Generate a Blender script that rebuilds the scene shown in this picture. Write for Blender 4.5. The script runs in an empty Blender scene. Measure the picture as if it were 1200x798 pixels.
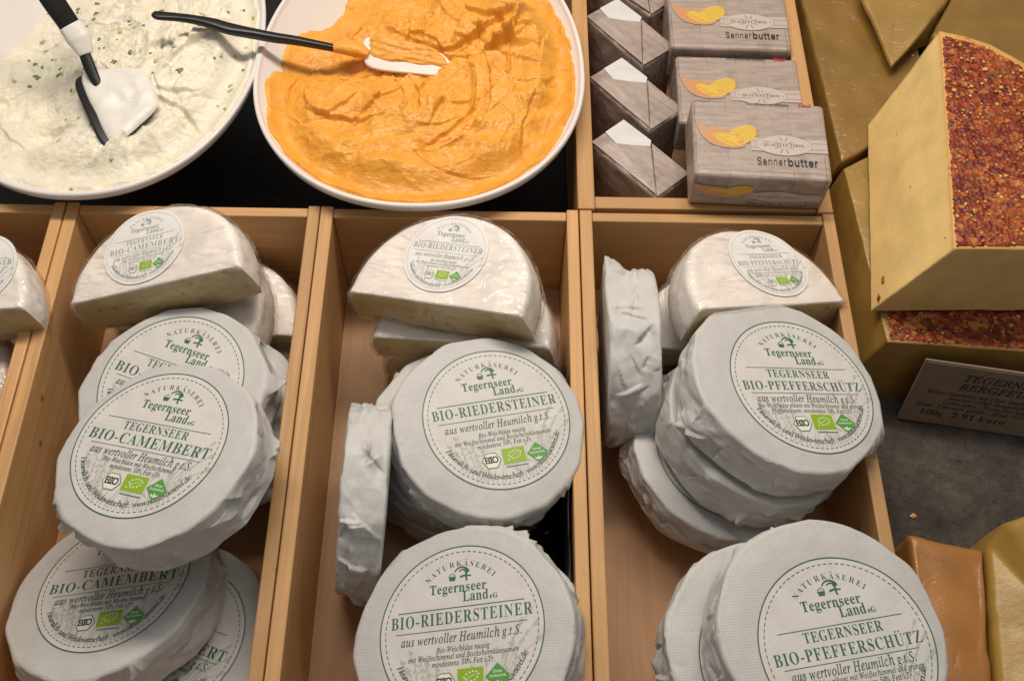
import bpy, math
import numpy as np
from mathutils import Matrix, Vector

# ------------------------------------------------------------------ camera, world, lamps
scene = bpy.context.scene
COL = scene.collection
cam_data = bpy.data.cameras.new("camera")
cam = bpy.data.objects.new("camera", cam_data)
COL.objects.link(cam)
cam_data.sensor_width = 36.0
cam_data.lens = 37.13
cam_data.clip_start = 0.02
cam_data.clip_end = 50.0
cam.matrix_world = Matrix(((0.999842, -0.013936, -0.011034, 0.03906), (0.006514, 0.864830, -0.502023, -0.50394), (0.016539, 0.501871, 0.864784, 0.66288), (0, 0, 0, 1)))
scene.camera = cam

world = bpy.data.worlds.new("World")
scene.world = world
world.use_nodes = True
world.node_tree.nodes["Background"].inputs[0].default_value = (1.0, 0.95, 0.91, 1)
world.node_tree.nodes["Background"].inputs[1].default_value = 0.185

scene.view_settings.view_transform = 'Standard'
scene.view_settings.look = 'None'
scene.view_settings.exposure = 0.0
scene.view_settings.gamma = 1.0


def area_lamp(name, loc, target, sx, sy, power, color):
    d = bpy.data.lights.new(name, 'AREA')
    d.shape = 'RECTANGLE'
    d.size, d.size_y = sx, sy
    d.energy = power
    d.color = color
    o = bpy.data.objects.new(name, d)
    COL.objects.link(o)
    o.location = loc
    o.rotation_euler = (Vector(target) - Vector(loc)).to_track_quat('-Z', 'Y').to_euler()
    return o


# the strip lamps in the roof of the counter: a long one behind, a weaker one above
area_lamp("strip_lamp_behind", (0.00, 0.30, 0.92), (0.0, -0.05, 0), 0.95, 0.13, 10.6, (1.0, 0.875, 0.745))
area_lamp("strip_lamp_above", (0.10, -0.10, 1.15), (0.05, -0.15, 0), 0.9, 0.10, 1.1, (0.96, 0.97, 1.0))

# ------------------------------------------------------------------ helpers
RNG = np.random.RandomState(7)
_perm = np.random.RandomState(11).permutation(256)
_perm = np.concatenate([_perm, _perm, _perm])
_g3 = np.random.RandomState(12).normal(size=(256, 3))
_g3 /= np.linalg.norm(_g3, axis=1)[:, None]


def perlin(x, y, z=0.0):
    x, y, z = np.broadcast_arrays(np.asarray(x, float), np.asarray(y, float), np.asarray(z, float))
    xi, yi, zi = np.floor(x).astype(int), np.floor(y).astype(int), np.floor(z).astype(int)
    xf, yf, zf = x - xi, y - yi, z - zi
    u, v, w = [t * t * t * (t * (t * 6 - 15) + 10) for t in (xf, yf, zf)]
    out = 0
    for dx in (0, 1):
        for dy in (0, 1):
            for dz in (0, 1):
                h = _perm[_perm[_perm[(xi + dx) & 255] + ((yi + dy) & 255)] + ((zi + dz) & 255)]
                g = _g3[h]
                d = g[..., 0] * (xf - dx) + g[..., 1] * (yf - dy) + g[..., 2] * (zf - dz)
                out = out + d * (u if dx else 1 - u) * (v if dy else 1 - v) * (w if dz else 1 - w)
    return out * 1.5


def fbm(x, y, z=0.0, n=4):
    s, a, f = 0, 1.0, 1.0
    for k in range(n):
        s = s + a * perlin(x * f + 17.3 * k, y * f - 9.1 * k, z * f + 3.7 * k)
        a *= .5
        f *= 2.03
    return s


def crumple(x, y, z, n=3):
    """sharp-creased paper relief, about -1..1"""
    s, a, f = 0, 1.0, 1.0
    for k in range(n):
        s = s + a * (1 - 2.6 * np.abs(perlin(x * f + 31 * k, y * f + 7 * k, z * f - 13 * k)))
        a *= .5
        f *= 2.1
    return s / 1.6


def facets(u, v, seed, period):
    """creased sheet: flat triangles between random heights on a lattice; u repeats after `period` cells. -1..1"""
    i, j = np.floor(u).astype(int), np.floor(v).astype(int)
    f, g = u - i, v - j

    def h(a, b):
        return _perm[_perm[(a % period + seed) & 255] + ((b + 3 * seed) & 255)] / 127.5 - 1

    h00, h10, h01, h11 = h(i, j), h(i + 1, j), h(i, j + 1), h(i + 1, j + 1)
    d = (_perm[((i % period) * 7 + j * 13 + seed) & 255] & 1) == 0
    low = np.where(f + g < 1, h00 + (h10 - h00) * f + (h01 - h00) * g, h11 + (h01 - h11) * (1 - f) + (h10 - h11) * (1 - g))
    upp = np.where(f > g, h00 + (h10 - h00) * f + (h11 - h10) * g, h00 + (h11 - h01) * f + (h01 - h00) * g)
    return np.where(d, low, upp)


def sstep(a, b, x):
    t = np.clip((x - a) / (b - a), 0, 1)
    return t * t * (3 - 2 * t)


def mesh_obj(name, verts, faces, mats, parent=None, smooth=True, midx=None, outward=False):
    me = bpy.data.meshes.new(name)
    if isinstance(verts, np.ndarray):
        verts = verts.tolist()
    if isinstance(faces, np.ndarray):
        faces = faces.tolist()
    me.from_pydata(verts, [], faces)
    for m in (mats if isinstance(mats, (list, tuple)) else [mats]):
        me.materials.append(m)
    if midx is not None:
        me.polygons.foreach_set('material_index', np.asarray(midx, dtype=np.int32))
    if outward:
        import bmesh
        bm = bmesh.new()
        bm.from_mesh(me)
        bmesh.ops.recalc_face_normals(bm, faces=bm.faces)
        bm.to_mesh(me)
        bm.free()
    if smooth:
        me.polygons.foreach_set('use_smooth', np.ones(len(me.polygons), dtype=bool))
    me.update()
    o = bpy.data.objects.new(name, me)
    COL.objects.link(o)
    if parent is not None:
        o.parent = parent
    return o


def tag(o, label=None, cat=None, group=None, kind=None):
    if label: o['label'] = label
    if cat: o['category'] = cat
    if group: o['group'] = group
    if kind: o['kind'] = kind
    return o


def thing(name, label, cat, group=None, M=None):
    o = bpy.data.objects.new(name, None)
    o.empty_display_size = 0.02
    COL.objects.link(o)
    if M is not None:
        o.matrix_world = M
    return tag(o, label, cat, group)


def pose(loc, tx=0, ty=0, rot=0):
    return (Matrix.Translation(loc) @ Matrix.Rotation(math.radians(tx), 4, 'X')
            @ Matrix.Rotation(math.radians(ty), 4, 'Y') @ Matrix.Rotation(math.radians(rot), 4, 'Z'))


def gridfaces(nr, nc, wrap=True):
    """quads of nr rows by nc columns of vertices (row-major)"""
    r, c = np.meshgrid(np.arange(nr - 1), np.arange(nc if wrap else nc - 1), indexing='ij')
    r, c = r.ravel(), c.ravel()
    c2 = (c + 1) % nc
    return np.stack([r * nc + c, (r + 1) * nc + c, (r + 1) * nc + c2, r * nc + c2], 1)


def rbox(name, size, mat, parent=None, loc=(0, 0, 0), bev=.0012, seg=2, jitter=0.0):
    """a box with rounded edges, standing on loc (centre of its bottom)"""
    import bmesh
    bm = bmesh.new()
    bmesh.ops.create_cube(bm, size=1)
    for v in bm.verts:
        v.co = Vector((v.co.x * size[0] + loc[0], v.co.y * size[1] + loc[1], (v.co.z + .5) * size[2] + loc[2]))
    if bev:
        bmesh.ops.bevel(bm, geom=list(bm.edges), offset=bev, segments=seg, profile=.5, affect='EDGES')
    me = bpy.data.meshes.new(name)
    bm.to_mesh(me)
    bm.free()
    me.materials.append(mat)
    o = bpy.data.objects.new(name, me)
    COL.objects.link(o)
    if parent is not None:
        o.parent = parent
    return o


# ------------------------------------------------------------------ materials
def new_mat(name):
    m = bpy.data.materials.new(name)
    m.use_nodes = True
    nt = m.node_tree
    return m, nt, nt.nodes["Principled BSDF"]


def N(nt, kind, **kw):
    n = nt.nodes.new(kind)
    for k, v in kw.items():
        setattr(n, k, v)
    return n


def coords(nt, scale=(1, 1, 1), rot=(0, 0, 0), kind='Object'):
    tc = N(nt, 'ShaderNodeTexCoord')
    mp = N(nt, 'ShaderNodeMapping')
    mp.inputs['Scale'].default_value = scale
    mp.inputs['Rotation'].default_value = rot
    nt.links.new(tc.outputs[kind], mp.inputs[0])
    return mp.outputs[0]


def noise(nt, vec, scale, detail=4, rough=.55, dist=0.0):
    n = N(nt, 'ShaderNodeTexNoise')
    n.inputs['Scale'].default_value = scale
    n.inputs['Detail'].default_value = detail
    n.inputs['Roughness'].default_value = rough
    n.inputs['Distortion'].default_value = dist
    nt.links.new(vec, n.inputs['Vector'])
    return n.outputs['Fac']


def ramp(nt, fac, stops):
    r = N(nt, 'ShaderNodeValToRGB')
    el = r.color_ramp.elements
    while len(el) < len(stops):
        el.new(0.5)
    for e, (p, c) in zip(el, stops):
        e.position = p
        e.color = (c, c, c, 1) if isinstance(c, (int, float)) else (*c, 1)
    nt.links.new(fac, r.inputs[0])
    return r.outputs[0]


def mix(nt, a, b, fac, mode='MIX'):
    m = N(nt, 'ShaderNodeMix', data_type='RGBA', blend_type=mode)
    for s, v in ((m.inputs[0], fac), (m.inputs[6], a), (m.inputs[7], b)):
        if isinstance(v, (int, float)):
            s.default_value = v
        elif isinstance(v, tuple):
            s.default_value = (*v, 1)
        else:
            nt.links.new(v, s)
    return m.outputs[2]


def bump(nt, height, strength, dist=.001, normal=None):
    b = N(nt, 'ShaderNodeBump')
    b.inputs['Strength'].default_value = strength
    b.inputs['Distance'].default_value = dist
    nt.links.new(height, b.inputs['Height'])
    if normal is not None:
        nt.links.new(normal, b.inputs['Normal'])
    return b.outputs[0]


def plain(name, color, rough=.5, spec=.5, coat=0, metal=0):
    m, nt, p = new_mat(name)
    p.inputs['Base Color'].default_value = (*color, 1)
    p.inputs['Roughness'].default_value = rough
    p.inputs['Specular IOR Level'].default_value = spec
    p.inputs['Coat Weight'].default_value = coat
    p.inputs['Metallic'].default_value = metal
    return m


def wood_mat(name, axis, light, dark, red=1.0):
    """grain running along the given object axis, tone varying from board to board"""
    m, nt, p = new_mat(name)
    L = nt.links
    sc = [26, 26, 26]
    sc[axis] = 1.3
    oi = N(nt, 'ShaderNodeObjectInfo')
    tc = N(nt, 'ShaderNodeTexCoord')
    add = N(nt, 'ShaderNodeVectorMath', operation='ADD')
    mul = N(nt, 'ShaderNodeVectorMath', operation='SCALE')
    comb = N(nt, 'ShaderNodeCombineXYZ')
    for i in range(3):
        L.new(oi.outputs['Random'], comb.inputs[i])
    L.new(comb.outputs[0], mul.inputs[0])
    mul.inputs['Scale'].default_value = 5.0
    L.new(tc.outputs['Object'], add.inputs[0])
    L.new(mul.outputs[0], add.inputs[1])
    mp = N(nt, 'ShaderNodeMapping')
    mp.inputs['Scale'].default_value = sc
    L.new(add.outputs[0], mp.inputs[0])
    v = mp.outputs[0]
    n1 = noise(nt, v, 1.6, 3, .5, 1.2)
    wv = N(nt, 'ShaderNodeMath', operation='MULTIPLY')
    wv.inputs[1].default_value = 26
    L.new(n1, wv.inputs[0])
    sn = N(nt, 'ShaderNodeMath', operation='SINE')
    L.new(wv.outputs[0], sn.inputs[0])
    rings = ramp(nt, sn.outputs[0], [(0.0, 0.0), (.75, .25), (1.0, 1.0)])
    mp2 = N(nt, 'ShaderNodeMapping')
    s2 = [420, 420, 420]
    s2[axis] = 9
    mp2.inputs['Scale'].default_value = s2
    L.new(add.outputs[0], mp2.inputs[0])
    fib = noise(nt, mp2.outputs[0], 1.0, 3, .6)
    big = noise(nt, coords(nt), 9, 3)
    c = mix(nt, light, dark, ramp(nt, rings, [(0, 0.0), (1, .50)]))
    c = mix(nt, c, dark, ramp(nt, fib, [(.35, .45), (.65, 0.0)]))
    c = mix(nt, c, tuple(x * .78 for x in light), ramp(nt, big, [(.35, 0), (.68, .85)]))
    hsv = N(nt, 'ShaderNodeHueSaturation')
    mr = N(nt, 'ShaderNodeMapRange')
    mr.inputs['To Min'].default_value = .86
    mr.inputs['To Max'].default_value = 1.1
    L.new(oi.outputs['Random'], mr.inputs[0])
    L.new(mr.outputs[0], hsv.inputs['Value'])
    L.new(c, hsv.inputs['Color'])
    # small dark knots and dents
    vor = N(nt, 'ShaderNodeTexVoronoi')
    vor.inputs['Scale'].default_value = 22
    L.new(coords(nt), vor.inputs['Vector'])
    knot = ramp(nt, vor.outputs['Distance'], [(.035, .7), (.08, 0.0)])
    c2 = mix(nt, hsv.outputs[0], tuple(x * .3 for x in dark), knot)
    L.new(c2, p.inputs['Base Color'])
    p.inputs['Roughness'].default_value = .5
    p.inputs['Specular IOR Level'].default_value = .35
    L.new(bump(nt, fib, .25, .0006), p.inputs['Normal'])
    return m


WL, WD = (.66, .385, .165), (.43, .225, .082)
WOOD_X = wood_mat('wood_grain_across', 0, WL, WD)
WOOD_Y = wood_mat('wood_grain_along', 1, WL, WD)
WOOD_F = wood_mat('wood_floor', 1, (.55, .32, .165), (.42, .225, .11))


def facing(nt, fac):
    """keep fac on faces that lie flat in the object's own axes, fade it out on the sides"""
    tc = N(nt, 'ShaderNodeTexCoord')
    sp = N(nt, 'ShaderNodeSeparateXYZ')
    nt.links.new(tc.outputs['Normal'], sp.inputs[0])
    k = ramp(nt, sp.outputs['Z'], [(.45, .12), (.85, 1.0)])
    m = N(nt, 'ShaderNodeMath', operation='MULTIPLY')
    nt.links.new(fac, m.inputs[0])
    nt.links.new(k, m.inputs[1])
    return m.outputs[0]


def paper_mat(name, base, pattern=True):
    m, nt, p = new_mat(name)
    L = nt.links
    c = mix(nt, base, tuple(x * .90 for x in base), ramp(nt, noise(nt, coords(nt), 60, 4), [(.35, 0), (.7, 1)]))
    if pattern:
        # the fine woven print of the paper
        v = coords(nt, (1, 1, 1), (0, 0, .12))
        facs = []
        for d, s in (('X', 190), ('Y', 190)):
            w = N(nt, 'ShaderNodeTexWave', wave_type='BANDS', bands_direction=d)
            w.inputs['Scale'].default_value = s
            w.inputs['Distortion'].default_value = 1.2
            w.inputs['Detail'].default_value = 1
            w.inputs['Detail Scale'].default_value = .3
            L.new(v, w.inputs['Vector'])
            facs.append(w.outputs['Fac'])
        mx = N(nt, 'ShaderNodeMath', operation='MULTIPLY')
        L.new(facs[0], mx.inputs[0])
        L.new(facs[1], mx.inputs[1])
        c = mix(nt, c, tuple(x * .74 for x in base), facing(nt, ramp(nt, mx.outputs[0], [(.15, 0.0), (.75, .8)])))
    L.new(c, p.inputs['Base Color'])
    p.inputs['Roughness'].default_value = .5
    p.inputs['Specular IOR Level'].default_value = .4
    h = noise(nt, coords(nt), 320, 5, .6)
    h2 = noise(nt, coords(nt), 70, 5, .6)
    nb = bump(nt, h2, .35, .0015, bump(nt, h, .3, .0006))
    if pattern:
        rg = N(nt, 'ShaderNodeTexNoise', noise_type='RIDGED_MULTIFRACTAL')
        rg.inputs['Scale'].default_value = 42
        rg.inputs['Detail'].default_value = 3
        rg.inputs['Roughness'].default_value = .5
        rg.inputs['Distortion'].default_value = .6
        L.new(coords(nt), rg.inputs['Vector'])
        inv = N(nt, 'ShaderNodeMath', operation='SUBTRACT')
        inv.inputs[0].default_value = 1.0
        one = N(nt, 'ShaderNodeValue')
        one.outputs[0].default_value = 1.0
        L.new(facing(nt, one.outputs[0]), inv.inputs[1])
        am = N(nt, 'ShaderNodeMath', operation='MULTIPLY')
        L.new(inv.outputs[0], am.inputs[0])
        L.new(rg.outputs['Fac'], am.inputs[1])
        nb = bump(nt, am.outputs[0], .55, .0022, nb)
    L.new(nb, p.inputs['Normal'])
    return m


PAPER = paper_mat('wrapping_paper', (.60, .60, .585))
PAPER_IN = paper_mat('printed_paper', (.68, .67, .645), False)
PARCH = paper_mat('parchment', (.70, .70, .695), False)

INK_G = plain('green_ink', (.028, .135, .070), .5)
INK_D = plain('dark_green_ink', (.045, .10, .065), .5)
INK_S = plain('sage_ink', (.47, .485, .45), .5)
INK_K = plain('black_ink', (.03, .03, .03), .5)
INK_L = plain('leaf_green_ink', (.27, .46, .012), .45)
INK_M = plain('meadow_green_ink', (.085, .33, .045), .45)
INK_W = plain('white_ink', (.8, .82, .76), .5)
INK_O = plain('olive_ink', (.20, .26, .06), .5)
INK_R = plain('red_ink', (.55, .02, .02), .5)
PRINT = [INK_G, INK_D, INK_S, INK_K, INK_L, INK_M, INK_W, INK_O]


PALE = [plain('pale_' + m.name, tuple(x * .62 + .27 for x in m.node_tree.nodes['Principled BSDF'].inputs['Base Color'].default_value[:3]), .4)
        for m in (INK_G, INK_D, INK_S, INK_K)] + PRINT[4:]


def cheese_mat(name, base, spot, coat=.0, rough=.45, scale=120, holes=True, film=0.0):
    m, nt, p = new_mat(name)
    L = nt.links
    v = coords(nt)
    n1 = noise(nt, v, 35, 4)
    c = mix(nt, base, tuple(x * .82 for x in base), ramp(nt, n1, [(.35, 0), (.7, 1)]))
    n2 = noise(nt, v, scale, 3, .6)
    c = mix(nt, c, spot, ramp(nt, n2, [(.62, 0), (.72, .6)]))
    h = noise(nt, v, 260, 4, .65)
    if holes:
        vo = N(nt, 'ShaderNodeTexVoronoi')
        vo.inputs['Scale'].default_value = 75
        L.new(v, vo.inputs['Vector'])
        c = mix(nt, c, tuple(x * .5 for x in base), ramp(nt, vo.outputs['Distance'], [(.10, .8), (.2, 0)]))
    L.new(c, p.inputs['Base Color'])
    p.inputs['Roughness'].default_value = rough
    p.inputs['Subsurface Weight'].default_value = .12
    p.inputs['Subsurface Radius'].default_value = (.006, .004, .002)
    L.new(bump(nt, h, .35, .0008), p.inputs['Normal'])
    if film:
        fn = noise(nt, coords(nt, (40, 90, 60), (0, 0, .5)), 1.0, 3, .5, 1.5)
        p.inputs['Coat Weight'].default_value = film
        p.inputs['Coat Roughness'].default_value = .12
        L.new(bump(nt, fn, .6, .004), p.inputs['Coat Normal'])
    return m


RIND_W = cheese_mat('white_mould_rind', (.89, .835, .775), (.74, .64, .54), holes=False, rough=.6, scale=60)
RIND_P = cheese_mat('pinkish_rind', (.66, .54, .47), (.52, .38, .31), holes=False, rough=.5, scale=60, film=.5)
PASTE_S = cheese_mat('soft_cheese_paste', (.60, .465, .225), (.50, .375, .165))
PASTE_H = cheese_mat('hard_cheese_paste', (.88, .64, .26), (.81, .57, .21), rough=.42, holes=False, scale=200)
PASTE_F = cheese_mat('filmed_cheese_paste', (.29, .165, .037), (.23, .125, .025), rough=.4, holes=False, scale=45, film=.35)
PASTE_F2 = cheese_mat('filmed_and_shaded_paste', (.39, .24, .058), (.33, .195, .042), rough=.4, holes=False, scale=45, film=.35)  # pale block in film; on the lower chilli wedge its darkness is painted shade
PASTE_D = cheese_mat('golden_paste', (.46, .285, .065), (.41, .24, .05), rough=.35, holes=False, scale=90, film=.0)
RIND_O = cheese_mat('orange_rind', (.43, .195, .05), (.25, .095, .02), rough=.4, holes=False, scale=38, film=.3)
RIND_B = cheese_mat('pale_rind_edge', (.72, .40, .12), (.42, .08, .02), rough=.4, holes=False, scale=140)
STICKER = paper_mat('sticker_paper', (.83, .82, .80), False)

# clear cling film
FILM, nt, p = new_mat('cling_film')
nt.nodes.remove(p)
out = nt.nodes['Material Output']
tr = N(nt, 'ShaderNodeBsdfTransparent')
gl = N(nt, 'ShaderNodeBsdfGlossy')
gl.inputs['Roughness'].default_value = .045
gl.inputs['Color'].default_value = (1, 1, 1, 1)
fr = N(nt, 'ShaderNodeFresnel')
fr.inputs['IOR'].default_value = 1.45
ms = N(nt, 'ShaderNodeMixShader')
v = coords(nt, (30, 70, 50), (0, 0, .6))
fb = bump(nt, noise(nt, v, 1.0, 3, .5, 2.0), .7, .004)
nt.links.new(fb, gl.inputs['Normal'])
nt.links.new(fb, fr.inputs['Normal'])
mu = N(nt, 'ShaderNodeMath', operation='MULTIPLY')
mu.inputs[1].default_value = .9
mu.use_clamp = True
nt.links.new(fr.outputs[0], mu.inputs[0])
mn = N(nt, 'ShaderNodeMath', operation='MINIMUM')
mn.inputs[1].default_value = .42
nt.links.new(mu.outputs[0], mn.inputs[0])
nt.links.new(mn.outputs[0], ms.inputs[0])
nt.links.new(tr.outputs[0], ms.inputs[1])
nt.links.new(gl.outputs[0], ms.inputs[2])
nt.links.new(ms.outputs[0], out.inputs['Surface'])

MELAMINE = plain('white_melamine', (.80, .765, .74), .22, .5)
BLACK_P = plain('black_plastic', (.012, .012, .013), .32, .5)
ACRYL = plain('clear_edge_plastic', (.30, .24, .18), .15, .5)


def spread_mat(name, base, dark, sub, k=1.0):
    m, nt, p = new_mat(name)
    L = nt.links
    v = coords(nt)
    c = mix(nt, base, dark, ramp(nt, noise(nt, v, 55, 5, .6), [(.42, 0), (.72, .8)]))
    L.new(c, p.inputs['Base Color'])
    p.inputs['Roughness'].default_value = .33
    p.inputs['Specular IOR Level'].default_value = .45
    p.inputs['Subsurface Weight'].default_value = .35
    p.inputs['Subsurface Radius'].default_value = sub
    h = noise(nt, v, 210, 5, .65)
    h2 = noise(nt, coords(nt, (1, 2.2, 1), (0, 0, .5)), 75, 4, .6, 1.5)
    L.new(bump(nt, h2, .45 * k, .003, bump(nt, h, .35 * k, .001)), p.inputs['Normal'])
    return m


ORANGE = spread_mat('paprika_spread', (.83, .405, .058), (.75, .30, .03), (.006, .002, .001))
CREAM = spread_mat('herb_cream', (.84, .80, .68), (.78, .72, .51), (.006, .005, .003))
COATED = spread_mat('cream_coat', (.80, .79, .74), (.72, .70, .62), (.004, .004, .003), .35)
ORANGE_THIN = spread_mat('thin_spread', (.80, .47, .16), (.80, .66, .48), (.004, .002, .001))
HERB = plain('chive_green', (.15, .23, .085), .5)
HERB2 = plain('pale_chive', (.38, .45, .18), .5)

# butter wrapper: grey-brown printed boards
def wrap_mat(name, boards):
    m, nt, p = new_mat(name)
    v = coords(nt)
    st = noise(nt, coords(nt, (1, 7, 7)), 40, 5, .65)
    c = mix(nt, (.48, .395, .35), (.33, .262, .225), ramp(nt, st, [(.35, 0), (.7, 1)]))
    c = mix(nt, c, (.17, .13, .11), ramp(nt, noise(nt, v, 28, 5, .6), [(.50, 0), (.72, .75)]))
    if boards:
        br = N(nt, 'ShaderNodeTexBrick')
        br.inputs['Scale'].default_value = 1.0
        br.inputs['Brick Width'].default_value = .031
        br.inputs['Row Height'].default_value = .0245
        br.inputs['Mortar Size'].default_value = .00028
        br.offset = 0.37
        wp = N(nt, 'ShaderNodeVectorMath', operation='ADD')
        nz = N(nt, 'ShaderNodeTexNoise')
        nz.inputs['Scale'].default_value = 60
        sc = N(nt, 'ShaderNodeVectorMath', operation='SCALE')
        sc.inputs['Scale'].default_value = .0022
        nt.links.new(v, nz.inputs['Vector'])
        nt.links.new(nz.outputs['Color'], sc.inputs[0])
        nt.links.new(coords(nt, (1, .35, .35), (0, 0, math.pi / 2)), wp.inputs[0])
        nt.links.new(sc.outputs[0], wp.inputs[1])
        nt.links.new(wp.outputs[0], br.inputs['Vector'])
        gap = mix(nt, (0, 0, 0), (1, 1, 1), br.outputs['Fac'])
        k = mix(nt, gap, (0, 0, 0), ramp(nt, noise(nt, v, 33, 3), [(.40, .85), (.62, .1)]))
        c = mix(nt, c, (.15, .115, .095), k)
    nt.links.new(c, p.inputs['Base Color'])
    p.inputs['Roughness'].default_value = .36
    nt.links.new(bump(nt, noise(nt, v, 75, 6, .62), .75, .0016), p.inputs['Normal'])
    return m


WRAP = wrap_mat('butter_wrapper', True)
WRAP_F = wrap_mat('butter_wrapper_fold', False)
BAND = plain('pale_band_print', (.52, .455, .415), .4)
BAND_D = plain('band_line_print', (.38, .32, .28), .4)
CURL = plain('butter_yellow_print', (.72, .49, .085), .4)
CURL_D = plain('butter_shade_print', (.56, .345, .045), .4)
SCOOP = plain('orange_scoop_print', (.62, .30, .12), .4)

# black counter board, slate and liner
BOARD, nt, p = new_mat('black_board')
v = coords(nt, (1, 6, 1))
c = mix(nt, (.010, .009, .008), (.024, .020, .018), ramp(nt, noise(nt, v, 30, 6, .7), [(.35, 0), (.75, 1)]))
nt.links.new(c, p.inputs['Base Color'])
p.inputs['Roughness'].default_value = .33
nt.links.new(bump(nt, noise(nt, v, 60, 5, .7), .25, .001), p.inputs['Normal'])

SLATE, nt, p = new_mat('slate')
v = coords(nt)
n1 = noise(nt, v, 22, 8, .68, .6)
c = mix(nt, (.050, .044, .039), (.150, .126, .104), ramp(nt, n1, [(.3, 0), (.72, 1)]))
c = mix(nt, c, (.03, .027, .025), ramp(nt, noise(nt, coords(nt, (1, 2, 1), (0, 0, .7)), 70, 6, .7, 2.), [(.56, 0), (.66, .7)]))
nt.links.new(c, p.inputs['Base Color'])
p.inputs['Roughness'].default_value = .55
nt.links.new(bump(nt, noise(nt, v, 60, 8, .72, 1.0), 1.0, .006), p.inputs['Normal'])
LINER = plain('black_liner', (.010, .009, .009), .45, .4)

# chilli crust
CRUST, nt, p = new_mat('chilli_crust')
v = coords(nt)
vo = N(nt, 'ShaderNodeTexVoronoi')
vo.inputs['Scale'].default_value = 290
nt.links.new(v, vo.inputs['Vector'])
sep = N(nt, 'ShaderNodeSeparateColor')
nt.links.new(vo.outputs['Color'], sep.inputs[0])
c = ramp(nt, sep.outputs[0], [(0.0, (.10, .012, .004)), (.35, (.21, .026, .007)), (.68, (.33, .052, .010)), (.90, (.45, .115, .018)), (1.0, (.56, .22, .04))])
c = mix(nt, c, (.60, .19, .030), ramp(nt, noise(nt, v, 24, 5, .65), [(.52, 0), (.72, .75)]))
c = mix(nt, c, (.07, .010, .006), ramp(nt, noise(nt, v, 48, 4, .6), [(.55, 0), (.72, .7)]))
nt.links.new(c, p.inputs['Base Color'])
p.inputs['Roughness'].default_value = .42
nt.links.new(bump(nt, noise(nt, v, 420, 4, .6), .5, .0012, bump(nt, vo.outputs['Distance'], .55, .002)), p.inputs['Normal'])
SEED = plain('chilli_seed', (.74, .47, .15), .35)
SEED2 = plain('dark_chilli_seed', (.50, .20, .045), .35)
CARD, nt, p = new_mat('price_card')
c = mix(nt, (.25, .20, .155), (.20, .16, .12), ramp(nt, noise(nt, coords(nt), 40, 4), [(.4, 0), (.7, 1)]))
nt.links.new(c, p.inputs['Base Color'])
p.inputs['Roughness'].default_value = .22

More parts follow.
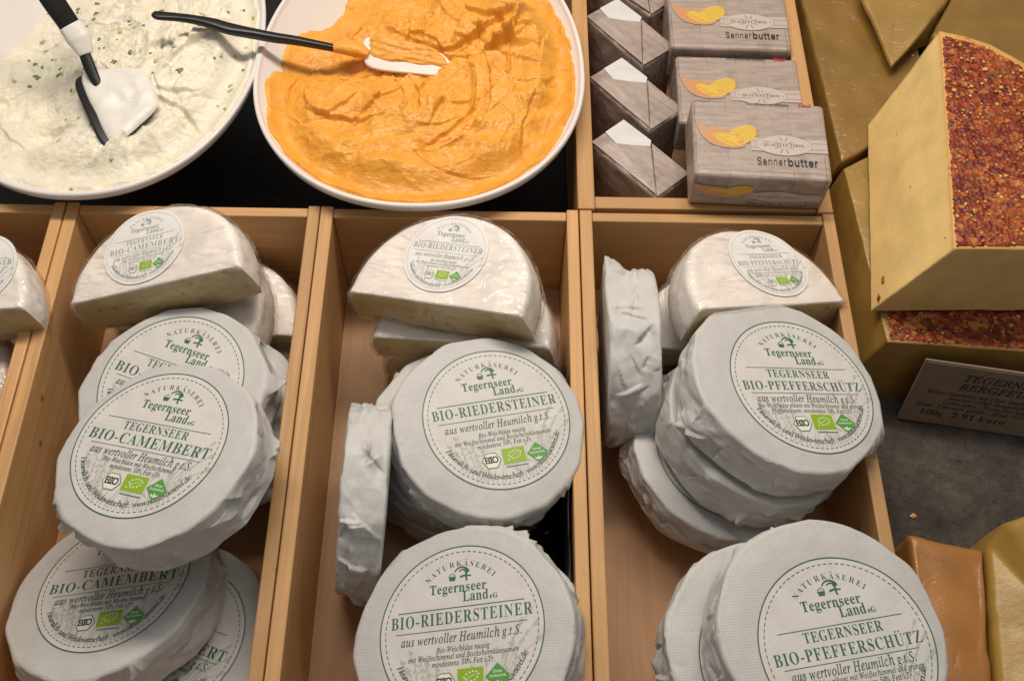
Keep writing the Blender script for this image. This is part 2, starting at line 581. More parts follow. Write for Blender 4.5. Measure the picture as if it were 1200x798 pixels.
# letter outlines in thousandths of a capital's height: [advance, [x, y, x, y ...] per outline]
GLYPHS = {}
GLYPHS['b'] = {
 'A': [959, [-19,0,-19,40,20,46,52,66,108,164,453,1024,493,1022,844,190,903,75,933,49,973,40,973,0,503,0,503,40,593,55,622,100,599,178,555,291,227,291,173,155,166,129,164,106,191,56,271,40,280,40,280,0], [249,353,531,353,388,701]],
 'B': [972, [35,0,35,38,98,48,137,71,157,113,164,180,164,810,152,906,112,951,34,963,34,1000,484,1000,698,974,827,898,870,770,843,664,763,588,630,543,790,490,887,406,919,289,893,167,815,76,690,19,522,0], [400,553,413,553,513,564,578,598,614,661,625,758,617,845,591,906,545,941,475,953,434,948,412,933,400,858], [487,53,568,67,622,108,651,178,661,282,648,386,608,456,539,494,434,507,400,507,400,143,418,73,445,58]],
 'C': [1028, [563,-24,424,-7,302,44,200,124,122,229,74,357,58,501,74,645,123,771,201,875,305,955,429,1005,569,1022,679,1008,807,966,851,956,896,972,920,1022,959,1022,959,677,922,677,862,800,782,894,688,954,583,973,434,921,345,762,316,497,348,250,447,101,611,52,699,63,786,98,868,155,941,233,982,195,868,73,729,1]],
 'D': [1088, [44,0,44,38,102,46,138,65,156,101,162,164,162,822,155,894,133,936,94,956,32,963,32,1000,487,1000,720,968,890,870,994,713,1028,500,970,222,794,56,501,0], [488,53,614,81,701,164,753,305,770,503,739,752,645,902,490,951,443,946,417,930,400,845,400,158,417,74,443,58]],
 'E': [971, [31,0,31,37,97,44,137,65,158,105,165,171,165,810,158,889,136,934,97,956,35,963,35,1000,876,1000,876,702,842,702,810,818,747,892,649,932,509,945,439,940,409,915,401,853,401,540,425,540,510,553,569,591,608,658,633,758,668,758,668,260,631,260,600,398,570,441,529,468,407,488,401,488,401,147,406,103,422,77,506,60,605,67,688,85,757,117,814,164,862,230,903,314,944,314,883,0]],
 'F': [888, [34,0,34,38,98,50,137,74,157,116,164,184,164,823,157,889,135,929,95,951,31,963,31,1000,864,1000,864,702,829,702,809,784,780,847,738,892,681,923,604,941,504,947,439,943,408,925,400,875,400,543,417,543,502,555,562,594,601,661,624,761,664,761,664,260,625,260,603,370,563,440,503,478,414,491,400,491,400,177,412,94,430,68,460,52,563,38,563,0]],
 'G': [1115, [588,-22,439,-6,310,43,205,121,126,226,77,354,60,503,77,647,126,773,204,877,306,956,428,1006,565,1022,684,1008,811,968,851,957,891,973,920,1022,960,1022,960,676,922,676,886,760,839,832,784,891,723,936,656,964,587,973,439,921,350,763,320,500,339,296,395,148,485,58,605,28,676,36,721,60,744,100,752,156,752,280,745,338,723,374,678,393,605,400,605,435,1099,435,1099,400,1039,393,1003,375,985,340,979,282,979,63,785,-1]],
 'H': [1149, [34,0,34,38,98,48,137,69,157,110,164,177,164,832,157,892,136,931,98,953,35,963,35,1000,531,1000,531,963,448,948,410,912,400,832,400,550,751,550,751,832,741,912,704,948,619,963,619,1000,1114,1000,1114,963,1050,952,1012,931,993,894,987,832,987,177,993,114,1013,72,1051,48,1114,38,1114,0,619,0,619,38,683,47,723,67,744,107,751,177,751,485,400,485,400,177,406,110,426,69,466,48,531,38,531,0]],
 'I': [572, [29,0,29,38,93,50,134,71,157,107,165,165,165,850,159,906,139,939,98,956,29,963,29,1000,537,1000,537,963,471,956,430,939,408,906,401,850,401,170,412,97,452,58,540,38,540,0]],
 'J': [726, [239,-143,172,-137,113,-118,63,-88,25,-49,1,-2,-7,50,0,98,24,133,58,156,97,164,140,157,174,136,196,103,204,60,186,-3,168,-43,184,-77,230,-88,276,-80,305,-55,324,47,324,805,313,898,296,926,268,945,174,963,174,1000,690,1000,690,963,608,946,584,929,570,902,560,805,560,195,525,7,418,-106]],
 'K': [1121, [35,0,35,38,100,48,139,69,159,110,165,177,165,832,158,892,138,931,99,954,37,963,37,1000,532,1000,532,963,450,948,412,912,401,832,401,513,705,820,750,875,765,919,734,952,639,963,639,1000,1066,1000,1066,963,1047,963,911,920,757,792,594,625,1018,102,1069,55,1140,38,1140,0,617,0,617,38,672,40,706,46,733,75,695,145,438,469,401,435,401,177,408,110,428,69,467,48,532,38,532,0]],
 'L': [937, [34,0,34,38,98,48,137,69,157,110,164,177,164,832,157,894,136,933,98,954,35,963,35,1000,549,1000,549,963,457,953,430,938,412,914,400,832,400,181,407,103,439,69,513,60,611,67,691,87,757,122,812,175,858,246,898,339,938,339,882,0]],
 'M': [1392, [31,0,31,38,94,48,135,69,158,110,165,174,165,839,155,913,116,949,32,963,32,1000,406,1000,696,313,987,1000,1355,1000,1355,963,1296,952,1257,929,1237,890,1230,830,1230,187,1240,94,1277,51,1354,38,1354,0,869,0,869,38,950,55,988,97,999,183,999,876,633,0,593,0,232,854,232,176,239,106,263,65,305,45,372,38,372,0]],
 'N': [1084, [885,-24,235,768,235,173,241,107,260,68,300,47,366,38,366,0,40,0,40,38,119,51,156,91,167,173,167,853,80,951,40,963,40,1000,344,1000,858,370,858,829,848,909,810,948,727,963,727,1000,1053,1000,1053,963,989,954,951,933,933,893,926,827,926,-24]],
 'O': [1153, [572,-24,467,-14,370,16,283,64,207,127,145,204,99,294,70,393,60,500,70,607,99,706,145,795,208,872,285,936,374,984,474,1014,583,1024,688,1014,785,985,872,938,947,875,1009,799,1055,709,1085,609,1094,500,1085,393,1055,294,1008,204,945,127,869,64,779,16,680,-14], [581,27,721,79,805,237,833,500,816,705,763,853,680,943,571,973,431,921,347,763,319,500,336,296,389,147,473,57]],
 'P': [917, [34,0,34,38,98,48,137,69,157,110,164,177,164,832,157,892,136,931,98,953,35,963,35,1000,469,1000,631,992,737,966,805,927,855,873,888,807,898,729,875,616,805,527,690,470,531,451,400,451,400,177,406,110,426,69,466,48,531,38,531,0], [400,504,442,504,536,517,597,555,630,622,642,723,632,823,604,892,553,933,475,947,415,931,400,875]],
 'Q': [1153, [830,-254,650,-226,510,-142,410,-1,309,46,223,110,154,190,103,283,71,388,60,500,70,607,99,706,145,795,208,872,285,936,374,984,474,1014,583,1024,688,1014,785,985,872,938,947,875,1009,799,1055,709,1085,609,1094,500,1070,333,997,188,881,74,726,0,830,-133,976,-177,1080,-161,1087,-202,956,-241], [583,27,723,79,807,237,835,500,817,705,764,853,680,943,571,973,431,921,347,763,319,500,336,296,390,147,474,57]],
 'R': [1038, [34,0,34,38,98,48,137,69,157,110,164,177,164,832,157,892,136,931,98,953,35,963,35,1000,476,1000,670,984,807,935,889,853,916,735,891,626,816,545,692,491,948,111,993,56,1050,38,1055,38,1055,0,743,0,442,466,400,466,400,177,406,110,426,69,466,48,531,38,531,0], [400,513,447,513,546,527,614,567,654,637,667,737,647,854,589,924,493,947,444,942,417,928,400,847]],
 'S': [857, [94,-24,94,347,137,347,182,207,245,109,328,52,432,32,507,44,564,79,600,131,612,196,583,284,494,351,357,419,246,485,169,555,124,634,109,729,119,812,147,884,193,943,253,987,325,1014,406,1024,504,1013,619,984,640,979,658,976,688,988,704,1024,745,1024,745,701,708,701,682,778,645,845,598,900,545,942,487,968,426,976,359,966,307,937,274,891,263,835,272,782,301,739,414,665,556,599,697,512,740,464,768,413,789,292,778,204,744,127,690,64,617,17,527,-12,422,-22,348,-17,276,1,216,21,186,27,152,15,134,-24]],
 'T': [929, [202,0,202,38,269,46,312,68,335,110,342,177,342,951,327,951,223,935,143,886,89,806,63,698,24,698,24,1000,901,1000,901,696,864,696,823,838,731,923,590,951,578,951,578,177,585,108,607,66,650,45,720,38,720,0]],
 'U': [1081, [544,-28,369,-5,251,63,183,178,161,341,161,832,154,892,133,931,95,953,32,963,32,1000,528,1000,528,963,445,948,406,912,397,832,397,307,409,193,446,113,510,65,603,49,747,82,833,182,861,350,861,830,854,891,833,930,791,952,721,963,721,1000,1041,1000,1041,963,985,949,951,926,933,887,928,830,928,398,904,202,834,71,715,-3]],
 'V': [940, [466,-28,97,836,49,923,17,949,-31,963,-31,1000,463,1000,463,963,365,949,342,930,335,900,354,830,568,314,764,829,779,898,772,929,750,948,656,963,656,1000,971,1000,971,963,929,957,897,939,839,841,504,-28]],
 'W': [1342, [375,-24,71,863,33,938,6,956,-34,963,-34,1000,397,1000,397,963,329,948,313,930,308,901,324,819,490,336,661,774,628,876,610,919,587,943,503,963,503,1000,965,1000,965,963,888,948,863,904,876,848,1041,364,1187,811,1205,892,1199,925,1181,945,1105,963,1105,1000,1370,1000,1370,963,1333,950,1305,925,1263,833,979,-24,940,-24,693,678,417,-24]],
 'X': [1034, [25,0,25,38,116,65,198,146,425,457,171,848,104,934,72,956,35,963,31,963,31,1000,535,1000,535,963,503,963,439,950,417,912,442,853,581,636,706,820,745,909,719,949,643,963,643,1000,1006,1000,1006,963,999,963,937,954,884,928,783,820,617,581,907,125,958,60,1013,38,1019,38,1019,0,524,0,524,38,534,38,611,51,637,90,603,174,460,401,302,177,273,99,300,53,382,38,382,0]],
 'Y': [935, [223,0,223,38,287,48,326,69,346,110,353,177,353,392,102,850,64,910,31,942,1,956,-29,962,-29,1000,454,1000,454,962,429,962,366,949,342,914,360,860,546,496,732,804,765,895,738,945,655,962,647,962,647,1000,965,1000,965,962,898,932,841,860,588,447,588,177,595,110,615,69,654,48,720,38,720,0]],
 'Z': [971, [44,0,44,24,606,944,471,944,310,923,253,893,206,847,168,782,134,695,97,695,125,1000,892,1000,892,973,336,63,525,63,662,81,767,134,843,226,894,360,931,360,894,0]],
 'a': [755, [559,-22,474,3,440,77,332,5,209,-19,141,-8,88,25,55,76,44,139,68,227,139,299,261,360,437,417,437,529,430,583,410,620,375,642,324,649,253,637,229,602,249,563,270,507,263,471,241,443,209,425,170,419,129,426,98,446,79,478,72,519,81,568,108,611,151,648,208,676,277,693,355,699,490,685,578,642,627,568,643,462,643,137,647,87,668,75,704,91,723,60,646,-1], [332,74,382,90,437,139,437,372,338,333,279,270,260,184,278,101]],
 'b': [792, [94,-25,94,853,80,941,18,965,18,1000,304,1000,304,612,385,677,485,699,559,688,623,656,676,605,717,538,742,457,751,364,740,258,709,165,659,87,592,28,512,-10,422,-22,324,-1,230,62,117,-25], [401,31,467,50,509,108,531,208,538,351,531,469,507,551,466,599,404,615,341,592,317,565,304,531,304,150,328,61]],
 'c': [645, [342,-22,262,-11,190,24,129,78,83,149,53,234,43,329,54,430,88,520,141,595,210,652,292,688,383,701,478,689,549,655,594,603,609,538,603,501,585,473,556,454,519,448,453,474,431,550,432,574,434,596,418,638,372,652,302,625,260,545,246,412,260,270,301,167,365,105,448,84,524,103,596,158,625,133,499,17]],
 'd': [813, [307,-22,234,-11,170,23,117,76,77,146,51,229,43,323,52,429,79,521,122,597,178,653,246,688,320,699,414,678,490,615,490,881,484,919,466,945,386,965,386,1000,701,1000,701,165,713,89,735,71,776,60,776,24,645,12,490,-22,490,86,413,5], [376,62,410,69,443,91,471,124,490,167,490,531,478,565,453,592,382,617,324,599,286,549,265,461,258,336,264,215,285,128,321,79]],
 'e': [661, [338,-22,257,-11,186,23,126,77,81,150,52,240,43,345,53,442,83,528,130,599,191,653,264,688,345,699,459,678,546,615,602,514,621,381,621,364,257,364,278,214,339,123,438,93,520,117,593,189,625,159,500,23], [255,422,442,422,442,472,424,608,397,641,354,652,280,601,255,447]],
 'f': [469, [32,0,32,35,87,48,109,77,115,161,115,608,35,608,35,681,115,681,115,776,133,879,186,956,270,1005,382,1021,465,1010,527,979,565,932,578,878,572,836,553,805,525,787,493,780,429,802,412,827,406,858,423,923,430,937,434,950,424,968,395,973,358,966,337,944,324,857,324,681,447,681,447,608,324,608,324,143,330,88,347,56,381,41,438,35,438,0]],
 'g': [718, [320,-308,195,-298,105,-267,49,-220,31,-164,61,-101,150,-56,76,-2,52,66,62,118,93,162,146,203,224,242,93,330,49,466,58,531,87,588,133,634,192,670,264,692,345,699,430,691,512,668,696,668,696,588,588,588,627,521,640,447,632,386,606,332,566,287,513,254,450,233,378,226,344,227,311,229,247,207,228,184,221,156,243,120,310,108,385,108,569,88,626,64,664,28,686,-20,693,-81,669,-176,598,-248,481,-293], [345,273,390,285,418,320,433,379,438,463,433,548,418,606,390,640,345,652,301,640,272,606,256,548,251,463,256,379,272,320,301,285], [353,-255,478,-243,553,-206,578,-145,570,-112,547,-91,450,-75,212,-75,174,-113,161,-159,173,-196,208,-227,267,-248]],
 'h': [836, [40,0,40,35,99,56,115,122,115,876,100,942,78,959,41,966,41,1000,324,1000,324,586,418,671,534,699,640,673,704,595,726,465,726,122,740,57,762,41,798,35,798,0,444,0,444,35,454,35,501,57,516,122,516,476,503,566,482,588,445,596,381,576,324,516,324,122,338,57,360,41,395,35,395,0]],
 'i': [435, [221,795,178,803,142,827,119,862,111,906,119,949,142,985,178,1010,221,1018,265,1010,300,985,324,949,332,906,324,862,299,827,264,803], [40,0,40,35,100,56,115,122,115,553,103,625,44,645,46,681,326,681,326,122,339,58,395,35,395,0]],
 'j': [460, [233,798,190,806,154,830,130,865,122,909,131,952,155,988,191,1013,233,1021,277,1013,313,988,337,952,345,909,337,866,313,830,277,806], [78,-308,-24,-288,-96,-232,-116,-194,-122,-153,-116,-116,-98,-88,-70,-70,-32,-63,32,-86,51,-111,58,-145,41,-192,24,-226,35,-249,68,-257,107,-247,128,-219,140,-118,140,549,122,625,95,640,49,646,49,681,350,681,350,-47,332,-161,278,-243,192,-292]],
 'k': [788, [38,0,38,35,100,57,115,122,115,873,103,943,83,958,44,965,46,1000,324,1000,324,370,499,544,526,579,535,611,516,636,459,645,451,645,451,681,758,681,758,645,677,624,603,571,488,459,760,75,790,45,826,35,826,0,463,0,463,35,476,35,513,44,525,69,509,108,357,323,324,295,324,122,338,58,395,35,395,0]],
 'l': [438, [40,0,40,35,100,56,115,122,115,873,103,942,83,958,44,965,44,1000,326,1000,326,122,339,58,395,35,395,0]],
 'm': [1217, [40,0,40,35,99,56,115,122,115,556,100,623,78,640,41,646,41,681,322,681,322,581,413,670,521,699,642,668,704,574,800,668,917,699,1022,673,1085,595,1106,465,1106,122,1120,57,1141,41,1177,35,1177,0,829,0,829,35,864,42,885,58,900,122,900,476,886,566,865,588,829,596,767,577,712,521,712,122,726,58,747,42,782,35,782,0,438,0,438,35,473,42,494,58,509,122,509,476,496,566,475,588,438,596,374,576,322,516,322,122,335,58,355,43,389,35,389,0]],
 'n': [836, [40,0,40,35,99,56,115,122,115,556,100,623,78,640,41,646,41,681,324,681,324,587,417,671,534,699,640,673,704,595,726,465,726,122,740,57,762,41,798,35,798,0,444,0,444,35,454,35,501,57,516,122,516,476,503,566,482,588,445,596,381,576,324,516,324,122,338,57,360,41,395,35,395,0]],
 'o': [739, [370,-22,279,-10,198,25,132,81,83,154,52,241,41,338,52,437,83,524,132,597,198,653,278,688,369,699,459,688,538,653,604,599,654,527,686,439,696,338,686,238,654,150,604,78,539,24,460,-11], [370,25,423,40,459,86,477,178,482,338,476,499,456,594,421,641,370,656,316,641,282,594,263,499,257,339,263,179,282,86,317,40]],
 'p': [816, [38,-305,38,-271,88,-257,111,-221,115,-140,115,534,102,622,43,647,43,681,314,681,314,577,395,670,506,701,579,689,643,655,696,601,735,530,760,446,768,351,760,249,735,159,694,83,639,26,574,-10,499,-22,401,1,324,71,324,-127,333,-217,367,-258,434,-270,434,-305], [429,62,487,79,525,130,547,218,555,339,548,458,529,544,494,594,437,611,375,587,324,516,324,150,368,84]],
 'q': [799, [383,-305,383,-270,470,-250,486,-225,491,-183,491,63,410,0,311,-21,237,-10,173,22,119,73,78,141,53,223,44,316,55,421,87,515,138,592,204,651,284,688,373,701,471,680,565,618,678,704,702,704,702,-183,717,-249,739,-264,777,-270,777,-305], [392,65,456,87,479,113,491,147,491,529,467,618,394,647,330,629,288,574,264,478,257,342,264,219,287,133,328,82]],
 'r': [631, [40,0,40,35,100,56,115,122,115,553,102,626,44,645,46,681,320,681,320,553,362,616,411,662,462,690,512,699,566,691,605,667,628,631,636,584,629,545,611,515,581,495,544,488,487,507,454,549,414,571,384,561,355,530,334,483,327,422,327,122,333,81,349,55,434,35,434,0]],
 's': [633, [332,-22,267,-14,190,13,161,19,131,10,112,-19,78,-19,78,232,117,232,145,149,190,86,246,46,308,32,357,39,392,58,414,89,422,128,402,185,342,230,235,285,167,326,119,372,91,424,81,484,96,569,142,639,215,685,310,701,364,694,437,676,453,672,468,670,490,677,506,701,535,701,535,487,501,487,472,557,431,608,382,640,327,650,286,645,255,628,236,602,230,569,253,510,322,465,420,416,485,377,530,333,556,278,565,208,549,113,501,40,426,-7]],
 't': [501, [271,-21,195,-10,145,23,116,78,106,156,106,612,44,612,44,658,193,810,283,931,317,931,317,681,456,681,456,612,317,612,317,180,328,111,344,94,369,88,416,107,453,164,488,145,400,21]],
 'u': [823, [288,-22,201,-7,143,38,111,111,100,212,100,544,86,620,64,639,25,646,25,681,311,681,311,162,331,101,355,84,388,78,450,95,501,145,501,544,485,622,460,639,416,646,416,681,711,681,711,153,727,86,791,65,791,28,658,15,501,-22,501,88,460,42,409,7,350,-15]],
 'v': [673, [313,-22,84,544,49,617,27,637,-6,645,-6,681,360,681,360,646,342,646,298,636,283,606,286,588,406,268,518,555,529,597,509,634,447,646,447,681,670,681,670,647,634,634,610,612,571,534,351,-22]],
 'w': [954, [268,-22,37,581,13,625,-24,645,-24,681,304,681,304,645,263,635,251,606,254,583,263,555,366,279,463,516,441,584,417,633,369,647,369,681,709,681,709,645,664,633,649,606,650,591,653,575,737,310,839,562,850,605,834,634,782,647,782,681,978,681,978,647,933,625,904,566,668,-22,634,-22,490,432,307,-22]],
 'x': [701, [10,0,10,32,75,64,136,124,270,299,94,578,53,626,9,645,9,681,370,681,370,646,324,638,308,615,327,571,403,451,491,563,515,612,499,637,441,646,441,681,683,681,683,650,621,621,558,558,435,404,640,80,665,47,701,34,701,0,341,0,341,35,391,43,407,66,381,130,302,251,214,134,186,75,202,43,251,32,258,32,258,0]],
 'y': [659, [115,-308,64,-300,22,-274,-6,-235,-15,-184,-8,-148,10,-117,40,-94,78,-87,140,-108,158,-134,164,-167,163,-178,162,-192,169,-211,189,-217,217,-203,251,-162,284,-97,308,-10,80,550,54,604,34,631,-7,645,-10,645,-10,681,355,681,355,645,298,636,282,603,285,586,292,563,407,261,506,529,518,571,522,602,504,636,445,645,445,681,658,681,658,645,630,638,608,617,569,532,355,-53,284,-210,248,-257,209,-287]],
 'z': [643, [28,0,28,31,369,631,282,631,210,623,159,597,122,549,96,475,58,475,69,681,603,681,603,639,276,55,335,55,425,65,489,96,535,152,571,236,606,236,588,0]],
 '0': [824, [413,-15,292,2,199,53,131,135,85,243,59,376,50,529,59,683,85,814,131,921,199,1001,293,1051,414,1068,530,1051,622,1001,690,921,737,813,765,681,774,528,765,375,737,243,690,134,621,53,529,2], [413,81,481,111,521,199,539,340,546,528,539,715,521,855,482,943,414,972,346,943,305,855,285,715,279,528,285,340,305,199,346,111]],
 '1': [824, [143,0,143,78,264,78,297,83,320,99,338,174,338,913,237,802,192,770,147,760,115,767,87,789,68,824,62,869,162,904,289,982,392,1059,558,1059,558,174,572,103,595,84,633,78,752,78,752,0]],
 '2': [824, [52,0,52,152,270,375,410,538,478,674,497,816,489,888,466,939,430,968,382,978,318,962,277,914,254,834,246,723,170,731,110,756,71,801,58,869,67,920,94,968,139,1009,202,1041,283,1061,382,1068,527,1051,633,1002,698,925,720,823,701,723,640,617,524,483,339,302,192,162,535,162,578,169,614,189,641,221,658,264,670,310,757,310,749,0]],
 '3': [824, [358,-15,258,-8,178,10,117,39,74,76,50,118,41,162,51,212,79,248,120,270,167,277,179,195,217,136,275,100,348,88,438,108,475,134,504,174,523,230,529,305,515,382,471,444,399,485,301,499,209,499,209,590,307,590,390,605,448,650,483,719,494,807,486,878,463,932,425,966,372,978,325,970,291,945,254,859,245,749,164,757,103,781,66,822,53,881,74,953,136,1013,238,1054,379,1068,520,1052,628,1005,697,929,720,827,704,737,655,662,582,603,494,562,614,523,669,488,715,442,746,381,757,304,748,221,723,153,684,98,633,55,506,1]],
 '4': [824, [265,0,265,78,307,78,392,97,419,128,428,184,428,274,19,274,19,364,438,1053,643,1053,643,372,796,372,796,274,643,274,643,184,652,128,678,97,764,78,783,78,783,0], [122,372,428,372,428,630,430,770,438,913,415,866,381,803,347,742,322,701]],
 '5': [824, [361,-15,262,-8,184,11,127,41,88,77,66,119,59,164,67,209,91,240,129,259,177,265,192,183,243,115,285,95,339,88,429,110,466,139,496,183,514,244,521,324,508,421,468,489,405,529,320,543,227,535,156,516,88,543,136,1053,693,1053,701,785,617,785,605,835,586,876,537,891,230,891,206,618,277,633,369,640,523,620,643,561,721,463,746,324,738,236,712,164,671,105,620,60,496,3]],
 '6': [824, [432,-15,330,-1,240,39,167,107,112,204,78,331,66,487,73,605,92,715,124,813,170,899,228,969,301,1023,387,1057,487,1068,573,1062,639,1045,688,1019,722,985,741,947,748,906,738,863,708,825,654,799,571,791,563,879,534,952,508,974,473,981,395,956,335,880,294,757,274,591,353,629,478,646,599,626,692,566,753,469,773,341,751,198,687,84,580,10], [437,83,487,97,526,141,551,216,559,326,550,429,523,501,480,542,423,556,338,533,274,485,287,302,322,178,374,106]],
 '7': [824, [243,0,636,892,248,892,188,874,162,817,153,743,65,743,72,1053,776,1053,776,981,369,0]],
 '8': [824, [403,-15,291,-5,201,24,131,68,83,126,54,194,44,268,59,355,104,424,173,481,261,532,183,587,125,649,90,719,78,799,86,867,111,930,154,985,218,1029,306,1058,420,1068,557,1050,656,995,715,912,735,810,721,730,681,670,535,571,649,506,724,438,766,364,780,279,755,155,681,63,561,5], [445,621,492,655,524,696,543,747,549,813,533,894,487,957,453,976,412,982,358,971,319,935,294,882,286,817,296,749,327,698], [410,69,478,82,530,121,564,180,575,254,563,320,524,374,458,423,360,473,277,391,252,334,243,263,255,185,289,123,342,83]],
 '9': [824, [335,-15,255,-9,193,10,147,37,117,72,93,152,111,206,165,236,191,175,227,124,277,90,342,78,451,126,520,268,550,506,466,434,409,413,341,406,225,425,133,484,72,580,52,711,62,811,92,897,142,969,209,1023,292,1057,389,1068,491,1055,580,1016,654,950,710,855,746,730,758,572,735,344,704,244,660,157,602,85,529,31,440,-3], [404,512,452,519,493,539,550,611,539,773,507,884,459,948,398,969,342,953,300,906,274,828,265,720,281,604,327,535]],
 'ß': [895, [102,-291,81,-274,87,469,116,708,195,883,321,989,488,1025,591,1013,670,975,719,917,736,842,728,778,704,719,667,667,620,625,566,595,507,580,507,568,653,541,755,486,816,403,836,295,828,224,805,162,768,109,721,65,603,4,472,-16,385,-10,326,9,282,50,298,77,369,165,385,161,422,74,456,47,499,38,562,56,612,108,644,188,655,289,638,392,588,462,497,503,357,516,335,516,335,565,403,573,465,596,516,633,556,681,581,738,590,802,579,867,546,917,496,948,434,959,350,942,290,890,253,804,242,684,257,-227]],
}
